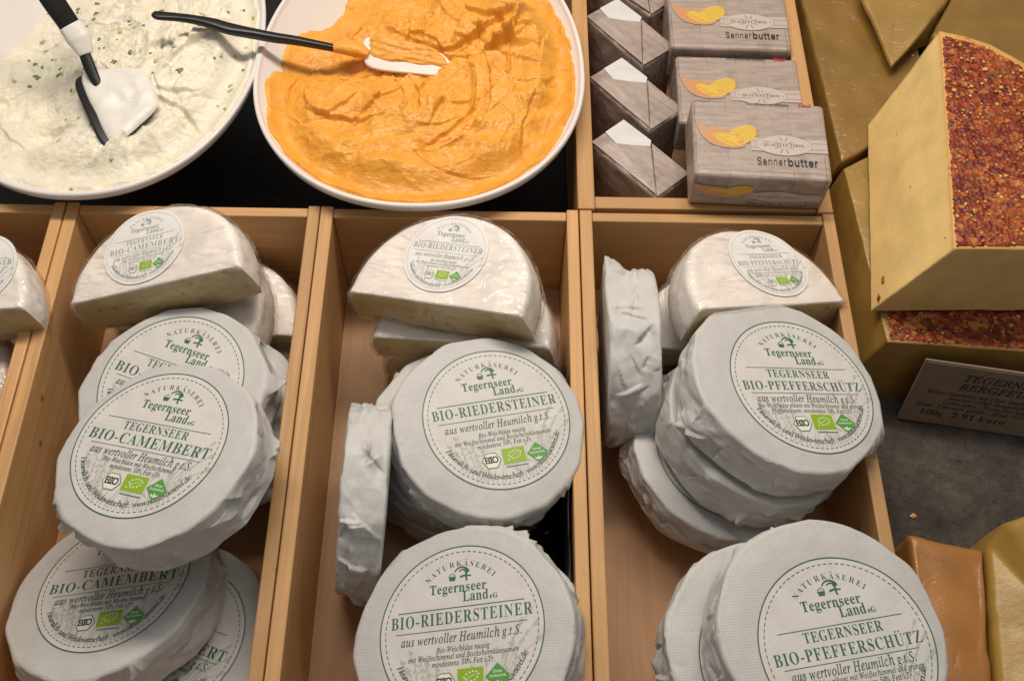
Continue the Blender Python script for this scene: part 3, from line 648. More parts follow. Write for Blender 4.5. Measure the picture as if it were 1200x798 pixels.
GLYPHS['i'] = {
 'A': [997, [-182,0,-176,27,-84,51,0,120,231,391,766,1022,795,1022,759,124,765,80,787,51,826,35,884,27,880,0,475,0,481,27,493,27,551,35,587,56,606,99,614,168,620,340,286,340,249,322,140,194,86,120,68,77,74,52,92,38,169,27,162,0], [308,393,623,393,640,789]],
 'B': [944, [-72,0,-65,29,-58,29,1,36,41,57,69,96,91,156,270,828,283,903,277,934,258,954,175,971,182,1000,551,1000,735,976,846,904,883,785,856,680,774,598,639,540,733,489,790,413,809,312,796,223,754,147,688,85,600,38,493,10,368,0], [415,556,553,572,652,618,711,693,731,793,711,881,650,933,548,951,480,946,451,926,432,883,405,785,351,579,366,561], [329,45,466,64,566,120,627,209,647,327,633,409,590,466,519,499,418,510,351,507,322,478,236,156,229,124,225,95,232,69,250,54]],
 'C': [1013, [470,-22,352,-9,251,27,168,87,106,168,68,268,55,384,66,489,99,593,151,693,219,785,300,866,390,932,538,999,691,1022,781,1012,886,984,926,975,954,984,975,1012,1004,1012,945,715,915,715,916,738,916,760,902,851,861,918,796,960,705,974,617,962,530,926,448,870,375,796,313,706,266,604,236,493,225,376,245,235,302,129,392,63,509,40,692,86,858,221,886,197,794,100,696,32,589,-8]],
 'D': [1091, [-77,0,-68,29,-61,29,-2,35,38,55,67,93,90,156,270,828,283,902,277,933,257,953,173,971,182,1000,565,1000,699,988,814,950,906,889,974,807,1016,705,1030,585,1018,471,983,363,925,263,846,176,749,103,634,47,503,12,358,0], [366,48,481,59,581,95,666,150,736,223,791,309,831,406,855,510,863,618,843,762,783,867,683,931,546,952,477,944,441,910,415,832,243,192,225,105,234,78,259,61,302,51]],
 'E': [977, [-72,0,-65,29,-59,29,-1,35,39,54,67,93,90,158,270,828,283,902,277,933,258,953,175,971,182,1000,947,1000,905,783,880,783,880,789,864,890,841,919,802,938,665,951,542,951,477,944,444,917,422,853,342,559,464,559,557,568,621,592,663,636,691,701,718,701,617,347,591,347,595,403,585,473,544,503,460,510,331,510,241,179,230,134,225,101,232,77,250,61,329,51,429,51,525,56,605,73,674,102,733,145,785,202,831,275,860,275,756,0]],
 'F': [873, [-66,0,-58,29,-52,29,21,39,65,77,97,158,277,828,290,902,284,933,264,953,181,971,189,1000,906,1000,861,763,832,763,834,777,834,790,824,866,794,915,741,941,660,949,546,949,470,936,445,900,420,803,355,555,436,555,555,567,629,611,681,699,710,699,614,337,584,337,588,372,590,409,582,457,564,486,525,501,457,506,342,506,250,149,244,121,241,95,248,62,270,42,364,26,361,0]],
 'G': [1165, [527,-22,395,-9,280,29,186,90,116,172,72,272,58,389,69,495,101,599,152,698,220,790,300,870,390,935,540,1000,704,1022,802,1013,890,987,961,960,1000,951,1047,965,1082,1010,1107,1010,1040,704,1016,704,985,818,922,903,830,956,712,974,585,953,470,889,372,788,295,658,245,513,228,373,250,225,314,115,415,46,548,23,621,31,686,56,736,92,762,137,814,340,820,371,824,399,817,429,795,447,692,461,699,488,1114,488,1107,461,1025,447,983,405,969,368,954,314,896,75,718,3]],
 'H': [1120, [-72,0,-65,29,-59,29,13,39,59,77,90,156,270,828,283,902,277,933,258,953,175,971,182,1000,581,1000,574,971,568,971,511,965,471,945,442,905,418,838,357,614,351,582,363,563,399,558,769,558,803,564,819,590,883,828,896,902,889,933,870,953,786,971,795,1000,1194,1000,1185,971,1173,971,1119,964,1081,944,1053,906,1030,844,851,172,841,129,837,97,843,66,863,46,947,29,939,0,540,0,548,29,553,29,627,39,672,77,702,156,783,457,785,467,786,478,775,499,738,503,370,503,335,498,319,473,238,172,228,129,224,97,230,66,250,46,334,29,327,0]],
 'I': [527, [-66,0,-58,29,-52,29,21,39,65,77,97,156,277,828,290,902,284,933,264,953,181,971,189,1000,592,1000,585,971,574,971,520,964,481,944,453,906,431,844,250,172,237,97,243,66,262,46,345,29,338,0]],
 'J': [552, [48,-22,-18,-13,-68,14,-99,55,-110,105,-89,163,-65,181,-35,186,17,167,38,118,35,101,30,85,25,56,33,29,59,20,89,29,110,56,126,101,146,165,318,816,335,905,328,936,305,954,207,968,217,1000,630,1000,621,971,564,966,525,949,498,915,477,855,328,289,281,152,219,55,142,-3]],
 'K': [977, [-72,0,-65,29,-59,29,13,39,59,77,90,156,270,828,283,902,277,933,258,953,175,971,182,1000,578,1000,569,971,558,971,507,966,471,949,444,914,422,851,347,571,344,561,342,551,353,538,370,545,724,829,786,889,806,934,787,962,730,971,721,971,728,1000,1078,1000,1068,973,1061,973,999,959,928,918,724,762,480,568,764,149,847,57,891,35,942,27,935,0,507,0,516,27,526,27,596,39,613,55,618,79,608,118,577,171,361,490,342,501,322,483,237,160,225,100,232,65,254,44,348,29,341,0]],
 'L': [965, [-52,0,-45,29,-39,29,20,35,60,55,88,93,111,156,290,828,301,871,305,902,298,933,279,953,195,971,202,1000,600,1000,590,973,534,966,494,946,465,907,442,845,269,198,254,137,249,110,254,80,272,62,354,51,457,51,640,70,706,97,761,140,858,283,886,283,792,0]],
 'M': [1269, [-78,0,-69,29,7,39,53,77,85,156,275,828,288,902,281,933,262,953,178,971,186,1000,457,1000,561,233,1068,1000,1342,1000,1334,971,1322,971,1268,964,1230,944,1202,906,1179,844,1000,172,990,129,986,97,992,66,1012,46,1095,29,1088,0,692,0,699,25,773,39,819,83,854,178,1033,844,471,0,451,0,338,845,165,221,143,103,149,67,168,46,253,27,246,0]],
 'N': [1077, [727,-23,331,802,162,181,150,129,146,92,152,61,172,43,262,29,254,0,-72,0,-65,29,-6,35,36,54,66,92,90,156,279,845,283,862,285,879,278,911,257,941,225,964,185,971,175,971,182,1000,392,1000,760,233,919,819,931,871,935,908,928,939,908,957,818,971,825,1000,1153,1000,1145,971,1071,961,1023,924,990,844,754,-23]],
 'O': [1111, [431,-22,320,-10,226,23,150,77,93,151,58,242,46,348,55,446,82,543,125,638,181,727,249,808,326,879,410,938,500,983,593,1012,686,1022,796,1010,889,975,963,920,1018,845,1052,755,1064,650,1038,488,966,327,861,182,731,69,588,1], [432,22,506,32,576,62,642,110,704,172,807,330,876,517,900,712,887,827,845,910,779,961,689,978,612,967,535,933,461,878,392,806,332,717,280,616,228,454,210,295,224,178,268,92,338,39]],
 'P': [867, [-72,0,-65,29,-58,29,0,35,39,53,67,91,90,156,270,828,283,902,277,934,258,954,175,971,182,1000,575,1000,744,975,845,900,879,776,866,694,829,622,769,562,689,517,590,488,475,478,342,478,316,461,231,139,228,118,225,98,233,64,256,43,355,29,347,0], [415,522,545,539,639,591,696,674,715,783,704,861,669,915,610,946,525,957,463,941,428,871,345,566,342,543,354,526]],
 'Q': [1111, [633,-279,535,-270,418,-241,308,-213,233,-204,151,-220,61,-270,43,-246,309,-7,197,41,114,118,63,221,46,348,55,450,83,550,127,645,184,734,251,814,328,884,411,941,498,985,586,1012,673,1022,782,1010,875,977,951,923,1008,850,1043,761,1055,658,1034,503,970,352,869,212,736,92,579,10,409,-17,353,-30,272,-100,309,-97,345,-97,441,-108,561,-137,741,-178,851,-147,965,-55,988,-75,902,-168,819,-231,731,-267], [429,23,541,46,647,116,741,227,821,376,875,543,893,707,879,822,837,907,768,958,676,975,597,964,521,930,449,876,384,803,325,716,276,616,225,452,208,290,223,177,267,92,337,40]],
 'R': [970, [-72,0,-65,29,-58,29,1,36,41,57,69,96,91,156,270,828,283,903,277,934,258,954,175,971,182,1000,605,1000,738,986,834,943,891,874,910,783,878,661,783,569,623,506,756,184,820,66,856,38,902,29,908,29,899,0,675,0,475,491,444,491,379,493,328,497,246,191,228,98,235,64,254,43,332,27,348,27,340,0], [435,538,568,554,665,603,726,681,746,782,723,877,654,933,540,952,483,946,449,919,425,857,340,543,385,540]],
 'S': [793, [329,-20,233,-10,124,22,105,27,90,29,54,17,32,-17,6,-17,55,314,82,315,100,190,147,98,220,42,314,23,366,30,413,50,452,81,482,122,501,171,507,225,491,300,445,374,395,434,331,499,220,639,197,699,189,760,198,831,225,895,269,947,327,988,397,1013,477,1022,543,1018,604,1003,651,988,673,983,706,991,728,1017,756,1017,710,724,686,724,673,833,636,912,577,960,499,975,430,964,377,931,344,878,332,809,339,765,361,720,432,626,498,556,566,483,627,385,647,272,637,192,606,122,557,63,493,18,417,-11]],
 'T': [903, [107,0,113,29,124,29,208,41,260,89,299,192,491,897,496,923,486,942,457,948,418,948,270,929,220,905,181,868,127,757,95,760,159,1000,991,1000,945,753,918,753,919,776,919,799,910,868,883,914,830,939,744,948,685,948,657,939,642,910,447,199,426,92,434,61,456,42,553,29,569,29,561,0]],
 'U': [1056, [431,-22,299,-4,197,51,133,135,111,243,137,390,256,834,269,903,262,936,241,956,146,973,153,1000,575,1000,569,973,555,973,495,964,452,938,422,891,397,821,290,415,256,236,270,157,311,98,376,61,464,49,543,57,611,81,669,119,714,171,754,254,796,390,896,763,918,886,911,928,893,954,802,973,808,1000,1145,1000,1140,973,1120,973,1051,955,1006,905,986,853,961,767,851,351,811,229,761,133,700,62,626,14,537,-13]],
 'V': [939, [172,-22,207,850,202,907,184,944,149,964,95,971,81,971,87,1000,487,1000,480,974,468,974,410,967,375,945,356,902,348,832,321,205,827,806,881,880,899,925,893,949,874,962,798,971,803,1000,1111,1000,1101,971,1098,971,1058,962,1017,934,918,827,204,-22]],
 'W': [1275, [178,-22,212,848,208,907,187,945,148,966,87,974,91,1000,493,1000,486,974,474,974,416,967,381,945,362,902,354,832,329,249,691,763,695,851,691,907,672,944,637,965,585,973,575,973,581,1000,964,1000,955,973,882,961,847,915,834,814,811,259,1172,801,1213,874,1227,928,1201,959,1123,973,1133,1000,1435,1000,1429,973,1425,973,1383,963,1343,934,1253,821,686,-22,659,-22,688,668,205,-22]],
 'X': [987, [-134,0,-126,25,-30,56,72,137,429,494,329,798,285,907,231,955,140,973,130,973,139,1000,579,1000,572,971,548,971,479,957,457,915,474,834,555,600,785,822,840,885,858,931,837,962,772,973,754,973,763,1000,1110,1000,1100,973,1097,973,1051,964,1004,939,893,842,574,539,685,194,728,87,777,43,866,27,877,27,870,0,419,0,425,27,451,27,526,39,547,56,553,85,550,122,539,162,449,429,212,194,157,127,139,75,168,38,256,23,247,0]],
 'Y': [886, [103,0,113,26,204,39,253,74,280,142,358,432,227,788,175,900,115,955,29,971,36,1000,470,1000,460,971,371,957,351,939,344,910,348,880,358,845,483,506,715,770,788,860,812,919,805,942,783,958,746,967,694,971,701,1000,1045,1000,1036,968,996,959,952,932,844,824,506,441,425,142,418,114,415,87,423,55,447,38,555,26,546,0]],
 'Z': [987, [-25,0,-25,22,760,945,490,945,341,927,287,903,242,868,173,757,146,757,223,1000,977,1000,977,984,188,58,442,58,600,64,697,88,767,137,813,195,855,275,884,275,796,0]],
 'a': [736, [107,-17,57,-7,18,22,-6,71,-14,139,-1,257,40,377,105,491,194,590,293,658,395,681,466,661,500,603,519,665,629,665,497,194,477,95,483,80,501,75,543,99,607,172,627,155,516,26,421,-17,376,-1,361,49,410,253,331,134,257,50,183,-1], [176,71,211,79,249,103,327,187,399,303,452,433,471,553,453,621,397,643,331,625,266,572,207,487,159,377,126,262,114,158,130,92]],
 'b': [733, [176,-17,99,-10,40,12,2,44,-10,78,-4,108,189,868,198,912,199,939,184,972,132,980,108,980,116,1006,202,1015,264,1030,335,1048,348,1044,350,1033,221,539,334,645,460,681,540,666,603,623,644,555,658,468,648,382,618,296,572,213,512,139,439,75,357,25,268,-7], [204,20,284,36,361,85,429,160,483,256,518,359,530,454,521,519,495,569,454,600,400,610,333,594,272,546,219,467,178,358,117,143,107,82,131,36]],
 'c': [642, [214,-17,124,-1,56,49,13,129,-1,234,5,305,26,376,103,510,220,616,322,664,429,681,490,673,535,650,564,615,574,574,554,514,531,497,501,491,455,506,439,549,445,576,461,601,469,611,474,623,462,638,425,643,349,628,279,582,217,512,169,422,138,324,127,231,136,156,164,98,207,61,263,49,375,81,490,176,513,152,365,25]],
 'd': [763, [132,-17,68,-6,21,29,-9,84,-19,158,-11,230,12,309,95,467,214,600,314,661,413,681,484,668,522,632,587,895,591,916,592,938,577,970,523,978,501,978,509,1006,658,1030,728,1048,741,1033,740,1019,737,1007,517,173,507,129,503,95,512,73,538,65,587,92,659,173,682,155,566,25,516,-7,467,-17,411,1,393,58,434,241,358,127,286,46,212,-1], [195,59,234,68,274,93,355,184,428,306,479,439,499,558,479,623,456,640,426,646,355,629,284,577,218,493,162,383,123,266,110,168,116,122,133,88,160,66]],
 'e': [618, [191,-14,108,0,45,45,5,116,-9,212,-2,283,20,355,99,496,217,610,318,663,421,681,478,674,520,652,546,618,555,572,528,486,448,408,315,345,132,306,124,254,121,211,136,124,181,72,256,55,362,85,475,175,497,153,427,78,354,26,276,-4], [137,340,266,372,361,428,420,501,439,584,426,627,387,642,342,632,294,603,204,495]],
 'f': [428, [-104,-329,-141,-324,-171,-306,-190,-281,-197,-250,-183,-202,-143,-186,-107,-198,-95,-233,-100,-256,-105,-273,-90,-289,-52,-275,-22,-233,4,-160,29,-53,153,608,14,608,26,655,162,655,179,733,223,867,290,966,372,1027,464,1048,516,1040,557,1018,584,985,592,944,575,895,523,879,483,893,470,935,472,949,475,962,481,980,470,1000,442,1009,370,963,319,825,283,655,452,655,445,608,275,608,217,322,145,16,71,-184,-10,-293]],
 'g': [616, [136,-329,34,-318,-45,-282,-95,-228,-111,-160,-64,-47,77,52,29,83,13,123,46,181,126,260,48,328,22,419,32,487,62,551,110,605,172,648,245,676,327,685,444,660,529,636,623,636,623,572,523,572,533,509,523,437,493,374,446,320,385,279,314,253,237,244,176,249,142,216,130,186,158,151,241,117,342,81,417,40,464,-13,480,-85,469,-153,437,-213,386,-262,317,-299,233,-322], [240,277,284,286,324,314,387,409,410,536,404,585,384,621,354,643,316,650,274,641,233,613,168,518,149,457,143,392,167,306], [162,-285,282,-267,355,-215,379,-129,372,-96,351,-67,283,-21,202,12,113,39,13,-43,-20,-137,0,-219,61,-268]],
 'h': [866, [655,-14,600,-5,559,25,532,70,523,130,530,212,551,325,584,475,600,553,605,610,589,674,539,695,456,668,373,585,303,475,266,370,188,0,53,0,241,893,254,970,229,1021,153,1038,142,1038,155,1098,421,1098,364,832,337,713,306,592,322,592,449,739,590,788,675,770,727,716,744,627,737,564,718,468,681,298,666,217,662,146,674,94,712,77,757,85,805,110,831,68,741,6]],
 'i': [382, [263,847,212,868,189,921,212,973,263,996,316,973,338,921,316,868], [71,-17,18,3,0,62,7,114,25,185,118,519,125,546,129,568,123,592,107,608,38,618,43,643,139,656,207,668,266,681,282,663,280,651,276,637,136,169,124,111,132,80,155,69,207,97,279,181,301,159,182,27]],
 'j': [374, [267,847,216,868,194,921,216,973,267,996,320,973,342,921,321,868], [-108,-329,-148,-323,-180,-303,-201,-273,-208,-238,-195,-194,-156,-179,-119,-192,-107,-231,-108,-251,-110,-272,-105,-286,-90,-290,-58,-265,-25,-189,12,-56,53,145,132,535,134,551,134,566,118,607,40,618,46,645,131,656,192,668,254,681,268,675,270,658,158,123,105,-76,45,-217,-25,-301]],
 'k': [730, [468,-16,432,-7,403,20,345,136,259,345,168,277,88,0,-29,0,221,892,228,935,212,972,153,980,133,980,142,1007,235,1021,301,1035,341,1045,363,1048,377,1032,370,1001,181,338,419,516,475,566,494,603,477,625,425,633,436,658,725,658,718,632,714,632,629,611,529,549,353,415,461,156,492,100,533,77,585,100,647,171,669,147,616,76,562,25,512,-6]],
 'l': [371, [68,-16,15,4,-4,56,5,116,29,214,211,887,218,931,213,959,199,975,126,987,129,1013,223,1025,289,1036,351,1048,368,1035,361,1001,134,181,120,107,126,82,146,74,195,99,263,176,286,155,225,79,166,26,113,-5]],
 'm': [1184, [882,-16,827,5,809,66,827,168,912,470,926,548,916,580,884,591,845,582,799,554,699,451,601,295,539,155,491,0,377,0,506,436,527,553,518,582,488,591,423,566,335,494,244,384,186,277,136,150,87,0,-27,0,107,455,125,523,132,566,126,591,109,605,36,618,42,645,202,666,244,677,264,681,280,663,278,651,275,637,195,382,396,605,566,679,632,658,653,595,613,396,739,553,856,648,965,679,1030,658,1052,592,1046,544,1030,478,938,140,934,124,932,107,939,83,958,75,1009,103,1038,137,1074,186,1094,163,988,29]],
 'n': [783, [478,-19,426,1,406,59,464,302,522,546,512,580,484,591,420,566,342,500,264,408,199,305,145,177,91,0,-26,0,114,475,133,565,114,603,49,613,38,613,42,639,145,652,215,666,280,681,286,676,286,662,199,382,306,512,405,605,493,660,566,678,629,658,650,598,645,541,630,478,546,189,533,137,527,105,535,81,558,72,607,103,671,195,694,178,588,30]],
 'o': [754, [227,-17,131,-1,56,47,7,122,-9,220,1,302,30,384,74,462,132,533,200,593,275,640,354,671,434,681,533,665,610,616,659,541,675,444,667,371,644,297,559,158,438,49,334,-1], [243,25,301,36,357,69,409,119,454,184,522,335,548,487,517,604,425,643,354,626,285,576,221,497,168,395,132,284,120,179,128,113,152,64,191,35]],
 'p': [733, [-207,-321,-199,-295,-142,-287,-105,-270,-81,-238,-62,-186,117,506,124,537,129,564,124,590,111,604,35,614,42,640,134,652,201,665,266,679,280,668,276,643,241,538,361,645,487,681,559,668,615,629,650,567,662,486,652,398,624,311,580,226,524,148,457,81,382,29,301,-5,217,-16,155,-9,107,12,64,-175,49,-244,56,-267,77,-285,165,-296,158,-321], [217,20,276,31,334,64,387,114,435,177,507,329,533,490,526,544,506,583,473,607,429,616,358,598,292,543,236,458,197,348,143,137,137,111,134,85,155,36]],
 'q': [730, [173,-324,179,-296,258,-287,298,-257,328,-176,438,227,362,122,283,47,202,2,123,-13,62,-1,17,35,-12,92,-22,169,-13,249,12,331,100,486,159,553,223,607,322,661,419,679,503,658,546,594,566,665,678,665,452,-152,438,-209,434,-241,439,-268,454,-285,529,-296,543,-296,540,-324], [194,64,253,78,316,122,383,199,449,312,498,432,514,533,509,578,491,613,464,634,426,642,376,632,325,604,228,505,155,373,122,271,111,176,117,128,134,92,160,71]],
 'r': [481, [-27,0,98,449,120,558,115,585,100,600,27,611,32,639,127,655,194,668,254,681,267,676,267,662,192,386,340,607,447,681,493,661,510,608,504,573,487,543,461,524,431,517,387,533,366,577,204,339,88,0]],
 's': [535, [168,-17,69,-1,13,13,-9,8,-19,-9,-48,-9,-16,228,9,227,21,139,51,74,96,35,153,22,199,30,237,56,262,96,270,147,259,200,224,257,179,316,136,376,99,444,85,512,98,579,136,633,193,669,264,681,357,666,416,650,440,657,449,676,474,676,445,461,421,461,376,598,280,643,247,637,220,618,201,592,195,561,208,509,249,448,293,390,334,332,371,262,386,191,379,136,358,86,324,44,280,11,228,-10]],
 't': [402, [71,-17,19,1,1,56,5,95,14,133,142,608,42,608,48,639,176,702,292,844,325,844,270,655,393,655,382,608,259,608,142,168,129,97,135,74,155,66,200,92,267,171,289,146,177,23]],
 'u': [783, [98,-17,60,-11,32,9,14,40,9,81,17,147,40,249,108,491,117,531,120,571,115,595,100,609,29,618,33,645,128,658,194,669,256,681,275,671,273,655,269,636,152,230,134,158,127,116,138,81,171,69,215,81,267,117,381,247,488,437,562,665,675,665,549,198,530,101,538,77,559,69,611,97,678,181,698,160,590,27,478,-17,424,1,406,58,428,175,473,329,368,177,273,69,185,4]],
 'v': [639, [132,-17,108,367,96,497,77,571,46,604,-1,616,-13,616,-7,643,61,655,113,668,148,677,171,679,200,611,220,405,236,126,352,251,441,366,498,458,517,514,497,546,464,582,449,620,468,665,517,682,545,676,567,658,587,591,526,422,342,184,162,-17]],
 'w': [960, [104,-17,95,376,88,504,71,577,42,610,0,621,-7,621,-4,646,65,658,116,671,150,680,172,682,197,604,208,368,211,197,513,682,538,682,592,152,695,275,802,421,837,517,809,558,788,586,780,617,798,663,842,681,869,674,890,655,909,588,865,447,733,251,517,-17,494,-17,441,475,130,-17]],
 'x': [600, [332,-17,297,-11,272,7,231,126,202,260,100,116,17,20,-24,-5,-69,-13,-116,4,-133,49,-116,92,-75,110,-39,100,-3,88,28,101,64,139,192,318,149,527,119,594,61,614,25,613,-6,608,-1,636,136,665,178,677,207,681,228,670,241,639,282,444,382,583,436,649,472,671,513,678,564,663,581,620,565,578,525,562,486,572,469,579,455,581,423,566,292,389,335,188,348,139,360,104,376,82,397,75,447,103,513,185,533,162,424,27]],
 'y': [581, [-94,-329,-147,-313,-166,-269,-149,-228,-104,-211,-65,-223,-19,-234,20,-213,74,-149,171,-14,95,377,77,465,62,525,23,594,-8,612,-52,618,-48,643,18,652,69,666,134,681,157,649,182,555,216,384,264,123,371,298,431,400,457,459,467,501,458,535,432,559,409,577,396,620,414,663,461,679,491,673,515,655,536,587,514,480,448,341,377,220,286,75,186,-72,83,-202,-13,-295,-56,-321]],
 'z': [572, [308,-17,245,-12,162,7,27,33,-14,24,-58,-3,-66,-7,-74,-10,-91,6,-69,40,406,561,321,552,228,568,152,582,95,566,55,513,33,525,87,641,120,669,159,678,222,673,302,658,379,642,428,636,500,658,538,679,553,663,550,651,538,634,56,107,140,117,247,103,338,88,405,112,451,185,474,173,426,51,376,-4]],
 'ß': [1012, [53,-285,36,-269,182,457,287,761,452,943,679,1004,785,993,862,960,909,907,925,838,899,747,829,661,733,593,626,556,624,545,672,542,780,524,863,484,915,424,932,347,916,252,867,165,791,89,691,30,581,-8,477,-20,354,-2,319,18,302,43,402,146,418,142,416,132,416,123,422,81,440,49,468,30,506,23,586,34,655,66,711,115,754,177,780,248,789,324,774,400,730,458,654,496,543,509,488,507,431,503,444,552,538,560,620,585,688,623,741,673,774,734,785,805,769,880,722,924,645,939,533,920,444,861,377,757,334,605,186,-223]],
}
GLYPHS['s'] = {
 'B': [897, [118,0,118,1000,474,1000,569,991,646,964,706,923,749,869,774,805,783,735,777,677,760,629,700,562,619,524,619,515,667,506,714,483,756,447,791,399,814,340,821,268,813,196,787,131,742,77,677,35,592,9,485,0], [245,112,481,112,581,123,648,157,686,207,699,268,692,317,673,361,642,399,601,429,549,447,488,454,245,454], [245,561,468,561,566,582,605,608,635,642,654,683,660,732,649,793,614,843,556,877,472,888,245,888]],
 'I': [591, [61,0,61,112,232,112,232,888,61,888,61,1000,530,1000,530,888,359,888,359,112,530,112,530,0]],
 'O': [1048, [525,-13,403,2,296,49,206,125,137,227,94,352,79,499,94,647,137,773,206,875,296,951,403,998,525,1013,647,998,754,951,844,875,912,773,955,647,969,499,955,352,912,227,844,125,754,49,647,2], [525,104,610,115,687,149,752,205,803,283,835,382,846,499,835,618,803,717,752,795,687,851,610,885,525,896,439,885,362,850,297,794,246,716,214,618,203,499,214,382,246,284,297,206,362,150,439,115]],
 'S': [878, [440,-17,338,-9,251,18,179,61,126,118,90,188,75,268,205,268,217,216,243,172,280,139,327,115,440,97,504,102,562,118,610,145,648,181,671,224,679,274,673,317,653,352,582,402,481,437,361,470,251,512,169,568,119,641,102,732,113,811,147,880,201,936,270,979,353,1005,446,1013,540,1005,621,978,689,936,741,882,775,817,788,743,663,743,642,810,594,860,526,891,442,901,382,896,329,880,285,855,253,822,233,783,226,738,234,692,257,656,333,606,417,577,519,549,612,518,705,467,776,388,796,336,803,272,792,195,760,125,707,66,636,21,546,-8]],
 'e': [794, [417,-16,316,-4,230,32,161,90,109,167,78,260,67,367,78,475,109,569,159,647,226,706,308,743,403,756,522,735,578,709,628,670,670,619,702,554,723,475,730,381,730,333,147,333,147,434,664,434,609,397,603,467,585,528,556,578,516,617,465,641,403,649,341,641,288,616,245,578,214,530,195,474,189,415,189,349,196,273,217,209,251,158,297,121,353,98,417,91,499,104,561,143,601,207,717,179,694,124,659,77,612,38,555,9,490,-10]],
 'n': [805, [223,446,223,0,103,0,103,746,219,746,220,565,201,565,243,653,299,712,368,745,447,756,518,748,580,724,631,685,669,631,694,560,702,472,702,0,582,0,582,462,571,540,537,598,483,635,413,647,362,641,316,624,278,595,248,556,230,506]],
 'r': [509, [103,0,103,746,219,746,219,631,227,631,255,682,300,722,355,748,419,756,451,756,479,754,479,634,452,638,407,640,357,635,313,618,276,592,247,557,229,515,223,466,223,0]],
 'b': [834, [451,-16,389,-10,339,7,271,61,232,115,220,115,220,0,103,0,103,1000,223,1000,223,628,232,628,270,680,337,733,387,750,450,756,538,744,615,709,679,652,727,575,757,481,767,371,757,261,727,166,679,89,616,32,539,-4], [433,92,497,101,549,129,591,172,621,229,639,297,645,372,639,447,621,513,591,569,550,612,497,639,433,648,369,640,317,613,276,572,246,517,228,450,221,372,228,294,246,226,276,170,318,128,370,101]],
 'u': [806, [358,-10,288,-2,226,21,175,60,136,115,111,186,103,273,103,746,223,746,223,283,235,206,269,147,323,111,393,99,444,104,490,122,528,151,557,190,576,240,582,300,582,746,702,746,702,0,586,0,586,181,604,181,562,92,505,33,437,1]],
 't': [447, [401,746,401,643,13,643,13,746], [128,926,248,926,248,192,253,150,267,120,294,104,335,98,364,100,397,105,419,3,377,-5,331,-8,245,4,181,42,141,102,128,183]],
 'Q': [1048, [482,313,615,313,726,166,754,128,921,-94,788,-94,679,52,651,90], [525,-13,403,2,296,49,206,125,137,227,94,352,79,499,94,647,137,773,206,875,296,951,403,998,525,1013,647,998,754,951,844,875,912,773,955,647,969,499,955,352,912,227,844,125,754,49,647,2], [525,104,610,115,687,149,752,205,803,283,835,382,846,499,835,618,803,717,752,795,687,851,610,885,525,896,439,885,362,850,297,794,246,716,214,618,203,499,214,382,246,284,297,206,362,150,439,115]],
 'U': [1017, [509,-16,398,-5,303,30,225,85,166,157,130,243,118,340,118,1000,244,1000,244,350,252,282,277,222,315,172,368,134,433,109,509,101,585,109,650,134,702,172,740,222,764,282,772,350,772,1000,899,1000,899,340,887,243,850,157,792,85,714,30,619,-5]],
 'A': [943, [32,0,396,1000,543,1000,910,0,777,0,564,595,519,732,456,940,482,940,418,729,374,595,167,0], [216,279,216,391,727,391,727,279]],
 'L': [772, [118,0,118,1000,245,1000,245,112,710,112,710,0]],
 'T': [882, [62,888,62,1000,819,1000,819,888,505,888,505,0,379,0,379,888]],
 'R': [883, [118,0,118,1000,464,1000,569,990,655,960,721,913,767,851,795,777,805,692,795,607,767,534,721,473,654,427,569,398,464,389,189,389,189,501,459,501,530,507,585,524,627,553,656,591,673,637,679,692,673,748,656,796,627,835,585,864,529,882,458,889,245,889,245,0], [694,0,452,450,595,450,841,0]],
 'o': [816, [407,-16,312,-4,230,32,161,90,110,167,78,261,67,368,78,478,110,572,161,649,230,707,312,744,407,756,504,744,587,707,655,649,706,572,738,478,749,368,738,261,706,167,655,90,587,32,504,-4], [407,91,476,101,531,130,574,174,604,231,622,297,628,368,622,441,604,507,574,565,531,610,476,639,407,648,340,639,285,610,243,565,213,508,195,441,189,368,195,297,213,231,243,174,285,130,340,101]],
 '·': [385, [193,386,158,392,129,412,109,441,103,475,109,510,129,539,158,559,193,565,227,559,256,539,276,510,283,475,276,441,256,412,227,392]],
 'G': [1023, [528,-13,403,2,294,49,204,125,136,227,93,353,79,499,93,647,136,773,203,875,293,951,400,998,521,1013,597,1008,669,990,735,961,793,922,842,874,883,818,913,755,932,685,802,685,761,773,700,839,620,882,521,896,436,884,360,850,295,793,246,715,214,617,203,499,214,382,246,285,296,207,362,150,440,116,528,104,608,113,678,140,735,183,779,242,806,314,815,398,854,391,556,391,556,503,940,503,940,393,926,278,886,179,823,97,740,37,641,-1]],
 'c': [778, [407,-16,312,-4,230,32,161,90,110,167,78,261,67,368,78,478,110,572,161,649,230,707,312,744,407,756,511,741,600,700,668,633,711,544,595,515,571,568,531,611,476,639,407,648,340,639,285,610,243,565,213,508,195,441,189,368,195,297,213,231,243,174,285,130,340,101,407,91,477,101,532,130,573,174,598,230,713,201,671,110,602,42,512,-1]],
 'h': [806, [223,446,223,0,103,0,103,1000,223,1000,223,565,201,565,243,653,299,712,368,745,447,756,518,748,580,724,631,685,670,631,694,560,702,472,702,0,582,0,582,462,571,540,537,598,483,635,413,647,362,641,316,624,278,595,248,556,230,506]],
 'k': [748, [216,268,216,416,237,416,559,746,708,746,362,392,348,392], [103,0,103,1000,223,1000,223,0], [578,0,291,365,376,450,732,0]],
}

# ------------------------------------------------------------------ letters
_glyph_cache = {}


